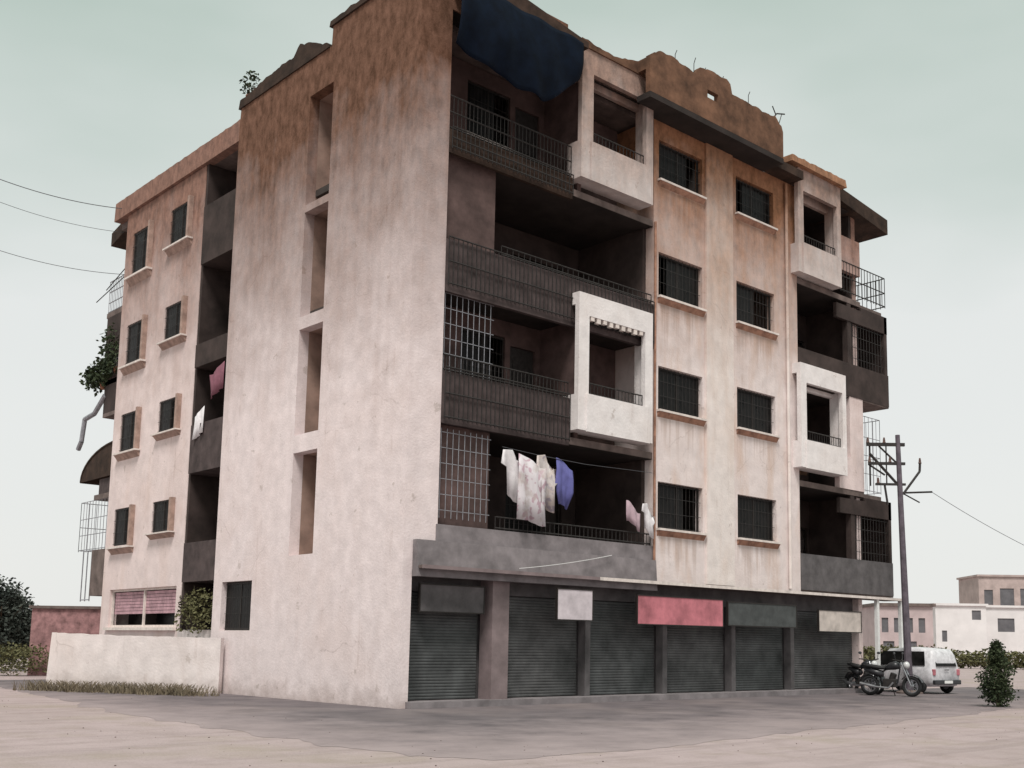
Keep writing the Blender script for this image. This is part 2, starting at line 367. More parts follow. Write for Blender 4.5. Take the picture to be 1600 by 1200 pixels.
def thing(name, label, cat, loc=(0, 0, 0), rz=0.0, group=None):
    o = bpy.data.objects.new(name, None); C.objects.link(o); o.location = loc; o.rotation_euler = (0, 0, rz)
    o.empty_display_size = 0.3; o['label'] = label; o['category'] = cat
    if group: o['group'] = group
    return o
def tag(o, label, cat, group=None):
    o['label'] = label; o['category'] = cat
    if group: o['group'] = group
    return o
def copy_tree(o, parent=None):
    c = o.copy(); C.objects.link(c)
    if parent: c.parent = parent
    for ch in [x for x in bpy.data.objects if x.parent == o]: copy_tree(ch, c)
    return c

# ------------------------------------------------------------------ ground
b = B(); g = 4000
b.add([(-g, -g, 0), (g, -g, 0), (g, g, 0), (-g, g, 0)], [(0, 1, 2, 3)])
b.build('ground', M['ground'], kind='structure')
# the building's shadow painted on the ground as a dark sheet, with a ragged edge
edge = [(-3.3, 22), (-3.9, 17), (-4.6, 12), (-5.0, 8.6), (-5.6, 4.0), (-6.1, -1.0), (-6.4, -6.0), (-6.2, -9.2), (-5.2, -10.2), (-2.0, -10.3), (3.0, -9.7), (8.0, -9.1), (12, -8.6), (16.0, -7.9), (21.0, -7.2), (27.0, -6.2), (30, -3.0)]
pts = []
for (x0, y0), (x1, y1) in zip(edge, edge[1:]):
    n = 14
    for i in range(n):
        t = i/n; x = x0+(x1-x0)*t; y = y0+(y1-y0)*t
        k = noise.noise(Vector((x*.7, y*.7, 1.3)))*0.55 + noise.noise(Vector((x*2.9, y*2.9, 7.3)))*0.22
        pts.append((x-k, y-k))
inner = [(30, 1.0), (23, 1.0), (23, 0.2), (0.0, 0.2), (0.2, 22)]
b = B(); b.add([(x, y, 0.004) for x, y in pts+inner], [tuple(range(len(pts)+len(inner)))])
b.build('shade_strip', M['ground_shade'], kind='structure')
# sand drifted and thin grass along the painted shade's edge and the wall foot
def tufts(name, spots, n, h, mat, spread, **k):
    b = B()
    for (x, y, r) in spots:
        for i in range(int(n*r)):
            a = random.uniform(0, 6.28); d = r*math.sqrt(random.random()); px, py = x+d*math.cos(a)*spread, y+d*math.sin(a)
            hh = h*random.uniform(.35, 1.1); t = random.uniform(0, 6.28); w = random.uniform(.008, .02)
            dx, dy = math.cos(t)*w, math.sin(t)*w; lx, ly = random.gauss(0, hh*.35), random.gauss(0, hh*.35)
            b.add([(px-dx, py-dy, 0), (px+dx, py+dy, 0), (px+lx+dx*.3, py+ly+dy*.3, hh*.85), (px+lx*1.3, py+ly*1.3, hh)], [(0, 1, 2, 3)])
    return b.build(name, mat, kind='stuff', **k)
sp = []
for i in range(26):
    t = i/25; sp.append((-.9-2.7*t+random.uniform(-.5, .1), 8.2+5.2*t+random.uniform(-.4, .1), random.uniform(.3, .7)))
tufts('dry_grass', sp, 150, .32, M['drygrass'], 1.0, label='dry dark grass along the foot of the white compound wall')
b = B()
for i in range(420):
    p = random.choice(pts); s_ = random.choice((.006, .008, .010, .012, .016))
    x = p[0]+random.gauss(-.6, 2.6); y = p[1]+random.gauss(-.6, 2.6)
    b.ell((x, y, s_*.35), s_, s_*random.uniform(.6, 1), s_*.6, 5, 3)
b.build('gravel', M['slab'], kind='stuff')

# ------------------------------------------------------------------ apartment building
bld = thing('apartment_building', 'large weathered pink and brown corner apartment block with balconies over shuttered shops', 'building', (0, 0, 0))
FL = [3.7, 7.35, 11.0, 14.65]; ROOF = 18.3
WZ = [(5.07, 6.50), (8.70, 10.08), (12.28, 13.70), (16.05, 17.37)]
D = bld
# tower: the blank wall to the left of the corner, with four tall stair slots
slots = [(4.22, 5.50, 3.92, 6.80), (4.22, 5.50, 7.31, 10.38), (4.22, 5.50, 10.75, 13.88), (4.22, 5.50, 14.10, 17.45)]
gw = (7.52, 9.38, 1.85, 3.30)
def ragged(u0, u1, zb, prof, step=0.12, amp=0.05, seed=0):
    """outline polygon with a crumbled upper edge; prof = [(u, z), ...]"""
    out_ = [(u1, zb), (u0, zb)]; u = u0
    while u < u1+1e-6:
        for (a, za), (c, zc) in zip(prof, prof[1:]):
            if a <= u <= c+1e-6:
                z = za+(zc-za)*((u-a)/(c-a) if c > a else 0); break
        z += noise.noise(Vector((u*3.1, seed, 0)))*amp + noise.noise(Vector((u*9, seed, 5)))*amp*.5
        out_.append((u, z)); u += step
    return out_
b = B(); b.wall('x', 0.3, 9.93, 0, 18.0, 0, .32, slots+[gw])
b.prism(ragged(4.45, 9.93, 18.0, [(4.45, 18.62), (4.9, 18.75), (5.35, 19.0), (6.2, 19.28), (6.5, 19.0), (8.0, 18.95), (9.93, 18.75)], seed=2), 'x', 0, .3)
b.build('wall', M['wall'], D, label='tall blank tower wall with four vertical slots')
b = B(); b.wall('y', 0.0, 1.0, 3.35, 19.3, 0, .3); b.box(0, .27, 0, .3, 0, 3.35)
b.build('wall', M['wall'], D, label='narrow corner return of the tower')
b = B(); b.prism(ragged(.3, 4.45, 18.0, [(.3, 19.3), (4.45, 19.22)], seed=5, amp=.06), 'x', 0, .3)
b.box(.3, 5.2, 4.15, 4.45, 18.3, 19.2); b.box(1.0, 5.2, .003, .3, 18.3, 19.6)
b.build('stair_head', M['wall'], D)
b = B()
b.prism(ragged(-.05, 4.5, 19.2, [(-.05, 19.42), (4.5, 19.36)], seed=9, amp=.05, step=.15), 'x', -.06, .36)
b.build('coping', M['parapet_dark'], D)
b = B()
b.prism(ragged(4.5, 9.98, 18.6, [(4.5, 18.70), (4.9, 18.85), (5.35, 19.08), (6.2, 19.36), (6.5, 19.1), (8.0, 19.05), (9.98, 18.86)], seed=2, amp=.08), 'x', -.045, .345)
b.build('coping', M['parapet_dark'], D)
# backs of the slots: recessed wall with a narrow opening on the corner side
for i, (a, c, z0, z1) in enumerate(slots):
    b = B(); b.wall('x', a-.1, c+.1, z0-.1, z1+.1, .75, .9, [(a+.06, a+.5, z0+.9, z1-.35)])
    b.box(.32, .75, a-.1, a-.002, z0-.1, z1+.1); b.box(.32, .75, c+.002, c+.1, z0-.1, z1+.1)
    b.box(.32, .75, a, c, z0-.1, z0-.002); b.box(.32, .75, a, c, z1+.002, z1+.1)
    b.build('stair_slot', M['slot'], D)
# wing beyond the recess, set back
WX = 0.7
wwin = [(z0+.0, z1) for z0, z1 in ((4.98, 6.37), (8.54, 10.0), (11.9, 13.5), (15.45, 17.18))]
wcols = [(14.72, 16.40), (18.08, 19.80)]
wholes = [(u0, u1, z0+(.3 if k == 0 else 0), z1) for (z0, z1) in wwin for k, (u0, u1) in enumerate(wcols)]
gwide = (14.08, 19.75, 1.97, 3.35)
b = B(); b.wall('x', 13.7, 20.5, 0, 18.1, WX, WX+.3, wholes+[gwide])
b.build('wall', M['wing'], D, label='set back wing wall with two columns of small windows')
b = B(); b.prism([(9.95, 18.12), (21.6, 18.12)] + [(u, z) for u, z in ragged(9.95, 21.6, 18.12, [(9.95, 18.86), (21.6, 18.86)], amp=.035, step=.2, seed=12)[2:][::-1]], 'x', WX-.12, WX+.2)
b.build('parapet', M['wing'], D)
b = B(); b.box(WX+.2, 22.0, .6, 21.6, 18.12, 18.3); b.box(WX+.2, 3.2, 20.5, 21.6, 17.85, 18.118)
b.build('roof', M['slab'], D)
# recess between tower and wing: balconies with low parapets
for i, (zs, zt) in enumerate(((3.45, 4.75), (7.1, 8.75), (10.75, 11.55), (14.4, 16.5))):
    b = B(); b.box(.62, 4.49, 9.94, 13.54, zs, zs+.2); b.box(.62, .76, 9.94, 13.54, zs+.2, zt)
    b.build('balcony', M['loggia' if i in (2, 3) else 'band'], D)
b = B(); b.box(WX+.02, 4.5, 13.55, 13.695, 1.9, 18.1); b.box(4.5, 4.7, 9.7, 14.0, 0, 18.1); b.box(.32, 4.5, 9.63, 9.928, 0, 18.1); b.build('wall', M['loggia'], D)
b = B(); b.box(.64, .7, 9.94, 13.69, 0, 1.88); b.build('wall', M['compound'], D)
# street wall with the two columns of windows
XA, XB = (9.18, 11.28), (13.05, 15.15)
sh = [(a, c, z0, z1) for z0, z1 in WZ for a, c in (XA, XB)]
b = B(); b.wall('y', 8.95, 16.5, 3.47, 18.0, 0, .3, sh)
b.box(8.95, 9.1, .3, 3.2, 3.47, 18.0); b.box(16.35, 16.5, .3, 2.2, 3.47, 18.0)
b.build('wall', M['wall_street'], D, label='street wall with two columns of dark windows')
b = B(); b.box(11.42, 12.80, -.07, -.002, 3.5, 17.98); b.build('pilaster', M['pilaster'], D)
# windows: frame, panes, grille, sill -- one mesh set per size, copied
def make_window(wd, ht, parent, sillmat, glass=True):
    w_ = bpy.data.objects.new('window', None); C.objects.link(w_); w_.parent = parent
    t = .05
    fr = B(); fr.box(0, t, 0, .06, 0, ht); fr.box(wd-t, wd, 0, .06, 0, ht); fr.box(t, wd-t, 0, .06, 0, t); fr.box(t, wd-t, 0, .06, ht-t, ht); fr.box(wd/2-.03, wd/2+.03, 0, .06, t, ht-t)
    fr.build('frame', M['aluminium'], w_)
    for k in (0, 1):
        p = B(); x0 = t+k*(wd/2-.02); p.box(x0, wd/2-.03+k*(wd/2-.02), .02+.012*k, .03+.012*k, t, ht-t); p.build('pane', M['glass'], w_)
    gr = B()
    for k in range(1, 12): gr.tube((wd*k/12, -.07, .0), (wd*k/12, -.07, ht), .008, 4)
    for z in (.06, ht*.35, ht*.68, ht-.06): gr.tube((0, -.07, z), (wd, -.07, z), .009, 4)
    gr.build('grille', M['metal'], w_)
    if sillmat:
        s = B(); s.box(-.06, wd+.08, -.30, -.162, -.07, -.005); s.build('sill', M['cement_white'], w_)
        s = B(); s.prism([(-.27, -.074), (-.162, -.074), (-.162, -.23)], 'x', -.04, wd+.06); s.build('sill_shade', sillmat, w_)  # wedge added to draw the sill's shadow in red
    return w_
# street windows sit .16 behind the wall face: their local y = 0 is the frame's outer face
protoA = None
for a, c in (XA, XB):
    for z0, z1 in WZ:
        o = make_window(2.10, 1.38, D, M['sillred']) if protoA is None else copy_tree(protoA, D)
        if protoA is None: protoA = o
        o.location = (a, .16, z0+.012)
        o.scale = (1, 1, (z1-z0-.014)/1.38)
# wing windows: turned to face the side lane, with projecting surrounds
protoW = None
def make_wing_window(wd, ht):
    w_ = make_window(wd, ht, D, None)
    s = B(); s.box(wd+.005, wd+.16, -.22, -.055, -.06, ht+.05); s.build('surround', M['sillbrown'], w_)  # side coloured in its shaded tone
    s = B(); s.prism([(-.22, -.143), (-.055, -.143), (-.055, -.34)], 'x', -.06, wd+.22); s.build('sill_shade', M['sillbrown'], w_)
    s = B(); s.box(-.1, wd+.26, -.28, -.055, -.14, -.08); s.build('ledge', M['cement_white'], w_)
    return w_
for k, (u0, u1) in enumerate(wcols):
    for z0, z1 in wwin:
        zz = z0+(.3 if k == 0 else 0)
        if protoW is None: protoW = make_wing_window(1.68, 1.4); o = protoW
        else: o = copy_tree(protoW, D)
        o.rotation_euler = (0, 0, -math.pi/2); o.location = (WX+.052, u1-.012, zz+.01)
        o.scale = ((u1-u0-.024)/1.68, 1, (z1-zz-.02)/1.4)
o = copy_tree(protoA, D); o.rotation_euler = (0, 0, -math.pi/2); o.location = (.16, gw[1]-.01, gw[2]+.01); o.scale = ((gw[1]-gw[0]-.02)/2.1, .45, (gw[3]-gw[2]-.02)/1.38)
# wide opening on the wing's ground floor
wo = bpy.data.objects.new('window', None); C.objects.link(wo); wo.parent = D
b = B(); b.wall('x', 14.08, 19.75, 1.97, 3.35, WX+.1, WX+.17, [(14.16, 16.85, 2.05, 3.27), (16.93, 19.67, 2.05, 3.27)]); b.build('frame', M['cement_white'], wo)
for i in range(7):
    b = B(); z = 3.24-i*.115; b.prism([(WX+.17, z), (WX+.20, z-.012), (WX+.21, z-.085), (WX+.18, z-.1)], 'y', 14.2, 19.62)
    b.build('blind_slat', M['pink_cloth'], wo)
b = B(); b.box(WX+.24, WX+.26, 14.1, 19.7, 1.98, 3.34); b.build('pane', M['glass'], wo)
b = B(); b.box(WX-.12, WX-.002, 13.95, 19.9, 1.86, 1.96); b.build('sill', M['cement_white'], wo)

k = 0
for o in list(D.children):
    if o.name.startswith('window'):
        k += 1
        ps = [c for c in o.children if c.name.startswith('pane')]
        if ps and k % 3 == 1: ps[1].location.x = -.55-.12*(k % 4)
        elif ps and k % 5 == 3: ps[0].location.x = .5
# loggias at the corner (X 1.0 .. 8.95): slabs, back walls, parapets, railings
def rail(bb, p, q, h, step=.13, r=.011, top=.022, mids=()):
    p = Vector(p); q = Vector(q); n = max(2, int((q-p).length/step))
    for i in range(n+1):
        a = p+(q-p)*(i/n); bb.tube(a, a+Vector((0, 0, h)), r, 4)
    for z in (0.06, h, *mids): bb.tube(p+Vector((0, 0, z)), q+Vector((0, 0, z)), top, 5)
for i, f in enumerate(FL):
    b = B(); b.box(1.0, 8.95, .02, 3.4, f-.2, f)
    b.build('floor_slab', M['slab'], D)
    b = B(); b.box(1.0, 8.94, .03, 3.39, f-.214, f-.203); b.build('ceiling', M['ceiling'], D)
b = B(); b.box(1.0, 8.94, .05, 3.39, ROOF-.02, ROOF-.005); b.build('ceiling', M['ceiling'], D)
for i in (1, 3):          # second and fourth floors: shallow balcony, window and door
    f = FL[i]
    b = B(); hl = [(2.8, 4.4, f+1.35, f+2.95), (4.6, 5.55, f, f+2.75)]
    b.wall('y', 1.0, 8.94, f, f+3.43, 1.6, 1.75, hl); b.box(5.75, 5.9, .1, 1.6, f+.0, f+3.43)
    b.build('wall', M['loggia_pink'], D)
    w_ = copy_tree(protoA, D); w_.location = (2.81, 1.66, f+1.36); w_.scale = (1.58/2.1, .4, 1.58/1.38)
    d = B(); d.box(4.62, 5.53, 1.66, 1.7, f+.01, f+2.73)
    for zz in (f+.25, f+1.45): d.box(4.75, 5.4, 1.645, 1.658, zz, zz+1.0)
    d_ = d.build('door', M['metal'], D)
    h_ = B(); h_.tube((5.42, 1.62, f+1.2), (5.42, 1.62, f+1.34), .014, 6); h_.build('handle', M['chrome'], d_)
for i in (0, 2):          # first and third floors: deep open terrace beside a short wall
    f = FL[i]
    b = B(); b.box(1.0, 2.85, .3, .45, f, f+3.43); b.box(2.7, 2.85, .45, 3.2, f, f+3.43); b.build('wall', M['loggia_pink'], D)
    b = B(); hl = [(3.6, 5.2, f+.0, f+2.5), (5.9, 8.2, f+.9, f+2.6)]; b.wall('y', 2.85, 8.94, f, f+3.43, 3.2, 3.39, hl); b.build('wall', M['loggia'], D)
    w_ = copy_tree(protoA, D); w_.location = (5.91, 3.28, f+.91); w_.scale = (2.28/2.1, .4, 1.68/1.38)
    d = B(); d.box(3.62, 4.39, 3.28, 3.32, f+.01, f+2.48); d.build('door', M['aluminium'], D)
    d = B(); d.box(4.41, 5.18, 3.30, 3.34, f+.01, f+2.48); d.build('door', M['aluminium'], D)
# front parapets
b = B(); b.box(1.0, 8.94, -.02, .12, 10.55, 11.95); b.build('balcony_parapet', M['band'], D)
b = B(); b.box(.95, 8.95, -.02, .12, 3.50, 4.52); b.build('balcony_parapet', M['grey'], D)
b = B(); b.box(1.0, 5.45, -.02, .1, 7.1, 8.45); b.build('balcony_parapet', M['band'], D)
b = B(); b.box(1.0, 5.45, -.02, .1, 14.3, 14.95); b.build('balcony_parapet', M['parapet_dark'], D)
rb = B(); rail(rb, (1.02, .04, 14.95), (5.44, .04, 14.95), .95, mids=(.5,)); rb.build('railing', M['metal'], D)
rb = B(); rail(rb, (1.02, .04, 8.45), (5.44, .04, 8.45), .45); rb.build('railing', M['metal'], D)
for zz, hh, x1 in ((7.2, 1.35, 5.42), (10.7, 1.3, 8.9), (14.4, .6, 5.42)):
    rb = B(); rail(rb, (1.05, -.08, zz), (x1, -.08, zz), hh, step=.15, r=.014, mids=(hh*.5,)); rb.build('railing', M['metal'], D)
rb = B(); rail(rb, (2.9, .05, 11.95), (8.9, .05, 11.95), .3, step=.2); rb.build('railing', M['metal'], D)
rb = B(); rail(rb, (2.9, .05, 4.52), (8.9, .05, 4.52), .35, step=.16); rb.build('railing', M['metal'], D)
# drying lattice fixed between floor and ceiling on the second and first floors beside the tower
for f in (FL[0], FL[1]):
    rb = B()
    for k in range(9): rb.tube((1.12+k*.19, .12, f+1.0), (1.12+k*.19, .12, f+3.3), .010, 4)
    for k in range(6): rb.tube((1.02, .12, f+1.2+k*.4), (2.75, .12, f+1.2+k*.4), .010, 4)
    rb.build('grille', M['greymetal'], D)
# projecting framed boxes
def framed_box(x0, x1, z0, z1, ox0, ox1, oz0, oz1, y=-.35, back=.25):
    o = bpy.data.objects.new('balcony', None); C.objects.link(o); o.parent = D
    b = B(); b.wall('y', x0, x1, z0, z1, y, y+.16, [(ox0, ox1, oz0, oz1)])
    b.box(x0, x0+.16, y+.16, back, z0, oz0-.02); b.box(x1-.16, x1, y+.16, back, z0, z1); b.box(x0+.16, x1-.16, y+.16, back, z1-.2, z1)
    b.box(x0, x0+.16, y+.16, back, z1-.35, z1)
    b.box(x0+.16, x1-.16, y+.16, back, z0, z0+.15)
    b.box(x0+.16, x1-.16, back-.14, back, oz1-.12, z1-.2)
    b.build('frame', M['white'], o)
    b = B(); b.box(ox0-.1, ox1+.16, y-.055, y-.004, z0-.03, oz0+.01); b.build('panel', M['white'], o)
    rb = B(); rail(rb, (ox0+.02, y+.1, oz0), (ox1-.02, y+.1, oz0), .36, step=.14); rb.build('railing', M['metal'], o)
    return o
framed_box(5.47, 8.53, 14.92, 18.90, 5.94, 8.22, 16.06, 18.18)
framed_box(5.47, 8.55, 7.53, 11.50, 5.88, 8.22, 8.57, 10.86)
framed_box(16.15, 18.85, 14.72, 18.56, 16.47, 18.60, 15.80, 17.76)
framed_box(16.15, 18.98, 7.75, 11.43, 16.5, 18.74, 8.70, 10.75)
# fringe of mouldings under the head of the second floor box
for k in range(9):
    b = B(); b.box(5.95+k*.255, 6.09+k*.255, -.34, -.22, 10.74-.03*(k % 2), 10.858); b.build('moulding', M['cement_white'], D)
b = B(); b.box(1.0, 8.95, .3, 3.44, 18.3, 18.5); b.build('roof', M['slab'], D)
b = B(); b.box(15.6, 20.65, .12, 2.6, 18.3, 18.5); b.build('roof', M['slab'], D)
for i in (0, 2):  # dark lining added to paint shade on the terrace's side wall
    b = B(); b.box(8.80, 8.945, .32, 3.19, FL[i]+.003, FL[i]+3.43); b.build('wall', M['loggia'], D)
for i in range(4):  # same added lining, shade colour over the end wall
    b = B(); b.box(20.25, 20.395, .22, 2.19, FL[i]+.003, FL[i]+3.43); b.build('wall', M['loggia'], D)
# right-hand loggias (X 16.5 .. 20.65, wrapping past the end wall on the first and third floors)
for k, f in enumerate(FL):
    b = B(); b.box(16.5, 20.65, .02, 2.3, f-.2, f)
    if k in (0, 2): b.box(20.65, 22.5, 0, 4.2, f-.2, f)
    elif k == 3: b.box(20.65, 22.45, 0.2, 4.2, f-.2, f)
    else: b.box(20.65, 22.3, .3, 4.0, f-.2, f)
    b.build('floor_slab', M['slab'], D)
for i, f in enumerate(FL):
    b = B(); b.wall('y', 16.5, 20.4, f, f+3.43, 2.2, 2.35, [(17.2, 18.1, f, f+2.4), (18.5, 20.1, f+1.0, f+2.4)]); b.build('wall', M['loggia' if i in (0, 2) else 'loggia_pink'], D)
    b = B(); b.box(17.22, 18.08, 2.25, 2.29, f+.01, f+2.39); b.build('door', M['aluminium'], D)
    w_ = copy_tree(protoA, D); w_.location = (18.51, 2.26, f+1.01); w_.scale = (1.58/2.1, .4, 1.38/1.38)
for f in FL[1:]+[ROOF]:
    b = B(); b.box(16.52, 20.64, .03, 2.19, f-.214, f-.203); b.build('ceiling', M['ceiling'], D)
for i in (0, 2):
    f = FL[i]
    b = B(); b.box(16.52, 22.5, -.02, .12, f-.15, f+1.1); b.box(22.38, 22.5, .12, 4.2, f-.15, f+1.1); b.build('balcony_parapet', M['loggia' if i == 2 else 'shopgrey'], D)
    b = B(); b.box(19.75, 20.0, 0.03, .25, f+1.1, f+3.43); b.box(22.3, 22.48, .0, .2, f+1.1, f+3.43); b.box(20.65, 22.5, 0, 4.2, f+3.3, f+3.43); b.box(19.0, 22.5, 0.0, .14, f+2.75, f+3.3)
    b.build('pillar', M['loggia'], D)
    b = B(); b.box(22.38, 22.5, .21, 4.2, f+1.103, f+3.297); b.box(20.66, 22.37, 4.0, 4.19, f+.003, f+3.297); b.build('wall', M['loggia'], D)
    rb = B()
    for k in range(12): rb.tube((20.1+k*.2, .06, f+1.1), (20.1+k*.2, .06, f+2.75), .012, 4)
    for k in range(4): rb.tube((20.0, .06, f+1.4+k*.42), (22.3, .06, f+1.4+k*.42), .012, 4)
    rb.build('grille', M['metal'], D)
b = B(); b.box(19.0, 20.65, 0, .2, FL[3]+1.0, 17.0); b.build('wall', M['wing'], D)
b = B(); b.box(19.0, 20.65, 0, .2, FL[1], FL[1]+1.2); b.box(19.75, 20.65, .0, .2, FL[1]+1.2, 11.0); b.build('wall', M['wing'], D)
rb = B(); rail(rb, (18.9, .0, FL[3]+.15), (22.4, .0, FL[3]+.15), 1.2, mids=(.6,), step=.2, r=.014); rail(rb, (22.4, 0, FL[3]+.15), (22.4, 4, FL[3]+.15), 1.2, mids=(.6,), step=.2, r=.014); rb.build('railing', M['metal'], D)
rb = B(); rail(rb, (20.7, .3, FL[1]+.1), (22.3, .3, FL[1]+.1), 2.9, mids=(.7, 1.4, 2.1), step=.26, r=.01, top=.014); rail(rb, (22.3, .3, FL[1]+.1), (22.3, 3.9, FL[1]+.1), 2.9, mids=(1.4,), step=.3, r=.01, top=.014); rb.build('grille', M['greymetal'], D)
# end wall and rear walls that close the block
b = B(); b.box(20.4, 20.65, .2, 21.3, 0, 18.1); b.box(1.0, 20.4, 21.0, 21.3, 0, 18.1) if False else b.box(1.0, 20.4, 20.2, 20.5, 0, 18.1)
b.build('wall', M['wing'], D, label='plain end and rear walls')
# interior floors and partitions, seen only as dark rooms
b = B()
for f in FL: b.box(9.1, 20.39, 2.4, 20.1, f-.2, f); b.box(.32, 9.0, 3.45, 9.6, f-.2, f); b.box(1.0, 9.0, 14.0, 20.1, f-.2, f)
for f in FL: b.box(9.1, 16.34, .31, 2.4, f-.2, f)
b.box(9.1, 16.3, 4.4, 4.55, 3.7, 18.0); b.box(12.0, 12.15, .31, 4.4, 3.7, 18.0); b.box(4.6, 4.75, 14.01, 20.1, 0, 18.0); b.box(WX+.31, 4.6, 17.2, 17.35, 0, 18.0)
b.box(3.2, 3.35, 3.45, 9.6, 0, 18.0); b.box(1.1, 9.0, 3.41, 3.44, 3.7, 18.1); b.box(9.1, 20.3, 2.42, 2.45, 3.7, 18.0) if False else None
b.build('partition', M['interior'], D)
# roof edge: sheet-covered overhang over the corner, deep eaves slab with a broken parapet further on
b = B(); b.prism([(.95, 18.78), (5.35, 18.62), (5.35, 18.80), (3.0, 19.12), (.95, 19.45)], 'y', -.72, .0); b.build('eave', M['parapet_dark'], D)
b = B(); b.box(7.78, 14.55, -.9, -.36, 17.98, 18.16); b.box(8.54, 14.55, -.36, -.002, 17.98, 18.16); b.build('eave', M['ceiling'], D)
prof = [(7.78, 19.33), (8.2, 19.6), (8.75, 19.66), (9.1, 19.6), (9.85, 19.52), (10.1, 19.78), (10.6, 19.9), (11.5, 19.88), (11.66, 19.8), (11.72, 19.5), (12.6, 19.5), (13.85, 19.48), (14.1, 19.6), (14.3, 19.35), (14.5, 19.3), (14.55, 19.0)]
pz = ragged(7.78, 14.55, 18.165, prof, amp=.055, step=.09, seed=21)
b = B(); hx0, hx1, hz0, hz1 = 10.5, 11.05, 18.93, 19.2
tops = pz[2:]
for (ua, za), (ub, zb) in zip(tops, tops[1:]):
    m = (ua+ub)/2
    if hx0 < m < hx1:
        b.prism([(ua, 18.165), (ub, 18.165), (ub, hz0), (ua, hz0)], 'y', -.9, -.72); b.prism([(ua, hz1), (ub, hz1), (ub, zb), (ua, za)], 'y', -.9, -.72)
    else: b.prism([(ua, 18.165), (ub, 18.165), (ub, zb), (ua, za)], 'y', -.9, -.72)
b.box(14.37, 14.55, -.72, 1.5, 18.165, 19.0); b.box(7.78, 7.96, -.72, .6, 18.93, 19.3)
b.build('parapet', M['parapet'], D, label='broken brown roof parapet with a hole through it')
b = B(); b.prism(ragged(5.40, 8.6, 18.90, [(5.4, 19.12), (6.8, 19.05), (8.6, 19.5)], amp=.07, seed=30), 'y', -.40, -.2); b.build('parapet', M['parapet'], D)
b = B(); b.prism(ragged(15.55, 19.0, 18.563, [(15.55, 18.78), (19.0, 18.84)], amp=.05, seed=33), 'y', -.55, .1); b.build('coping', M['pilaster'], D)
b = B(); b.box(14.57, 16.14, -.6, -.003, 18.0, 18.3); b.build('eave', M['parapet_dark'], D)
b = B(); b.prism([(18.9, 18.25), (22.4, 17.75), (22.4, 18.35), (18.9, 18.75)], 'y', -.2, 3.5); b.build('eave', M['parapet_dark'], D)

# ground floor shops under the flats
shopb = bpy.data.objects.new('shop_front', None); C.objects.link(shopb); shopb.parent = D
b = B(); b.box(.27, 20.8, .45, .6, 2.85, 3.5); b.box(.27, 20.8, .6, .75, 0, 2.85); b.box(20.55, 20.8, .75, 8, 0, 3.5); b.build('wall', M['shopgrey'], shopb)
b = B(); b.box(.2, 20.9, -.25, .44, .005, .16); b.build('step', M['grey'], shopb)
bays = [(.36, 2.75), (3.42, 6.35), (6.65, 9.6), (9.9, 12.9), (13.2, 16.1), (16.4, 20.5)]
for i, (a, c) in enumerate(bays):
    b = B(); n = 34; zt = 2.83
    for k in range(n):
        z = .17+(zt-.17)*k/n; dz = (zt-.17)/n
        b.prism([(.52, z), (.506, z+dz*.15), (.503, z+dz*.6), (.52, z+dz*.95)], 'x', a, c)
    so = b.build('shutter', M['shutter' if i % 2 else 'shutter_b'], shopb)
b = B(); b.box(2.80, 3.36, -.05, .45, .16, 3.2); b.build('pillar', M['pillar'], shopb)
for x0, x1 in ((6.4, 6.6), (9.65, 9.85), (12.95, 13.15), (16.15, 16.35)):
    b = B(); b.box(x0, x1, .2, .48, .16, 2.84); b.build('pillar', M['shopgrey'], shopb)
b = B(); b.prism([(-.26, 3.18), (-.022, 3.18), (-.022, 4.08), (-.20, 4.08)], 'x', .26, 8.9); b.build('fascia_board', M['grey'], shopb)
b = B(); b.box(.27, 6.3, -.47, -.42, 3.36, 3.45); b.build('canopy_edge', M['pillar'], shopb)
b = B(); b.box(6.303, 22.6, -.47, -.42, 3.36, 3.45); b.build('canopy_edge', M['cement_white'], shopb)
b = B(); b.box(.27, 22.6, -.417, -.27, 3.37, 3.443); b.box(8.92, 22.6, -.27, .44, 3.37, 3.443); b.build('canopy', M['slab'], shopb)
for x in (20.75, 22.4):
    b = B(); b.box(x-.07, x+.07, -.41, -.28, 0.004, 3.365); b.build('post', M['white_paint'], shopb)

# balconies on the far corner of the wing, cantilevered beyond its end
bk = bpy.data.objects.new('rear_balcony', None); C.objects.link(bk); bk.parent = D
b = B(); b.prism([(20.5, 18.1), (22.9, 17.55), (22.9, 18.1), (20.5, 18.6)], 'x', 1.0, 3.2); b.build('eave', M['parapet_dark'], bk)
for (x1, y1, z0, z1) in ((3.0, 22.8, 14.45, 14.65), (3.0, 22.6, 11.6, 11.8), (3.0, 22.5, 10.3, 10.45), (3.0, 22.8, 7.0, 7.2), (2.6, 22.6, 3.2, 5.0)):
    b = B(); b.box(1.0, x1, 20.51, y1, z0, z1); b.build('floor_slab', M['slab'], bk)
b = B(); b.box(1.0, 1.12, 20.51, 22.7, 12.75, 14.45); b.build('balcony_parapet', M['loggia'], bk)
b = B(); b.box(1.0, 1.12, 20.51, 22.5, 10.45, 12.0); b.box(1.12, 3.0, 22.38, 22.5, 10.45, 12.0); b.build('balcony_parapet', M['loggia'], bk)
b = B(); b.box(1.02, 1.12, 20.55, 22.4, 7.2, 7.8); b.build('balcony_parapet', M['band'], bk)
rb = B(); rail(rb, (1.05, 20.55, 14.65), (1.05, 22.8, 14.65), 1.35, mids=(.45, .9), step=.16); rb.build('railing', M['greymetal'], bk)
rb = B(); rail(rb, (1.05, 20.55, 11.8), (1.05, 22.6, 11.8), 1.1, step=.16); rb.build('railing', M['greymetal'], bk)
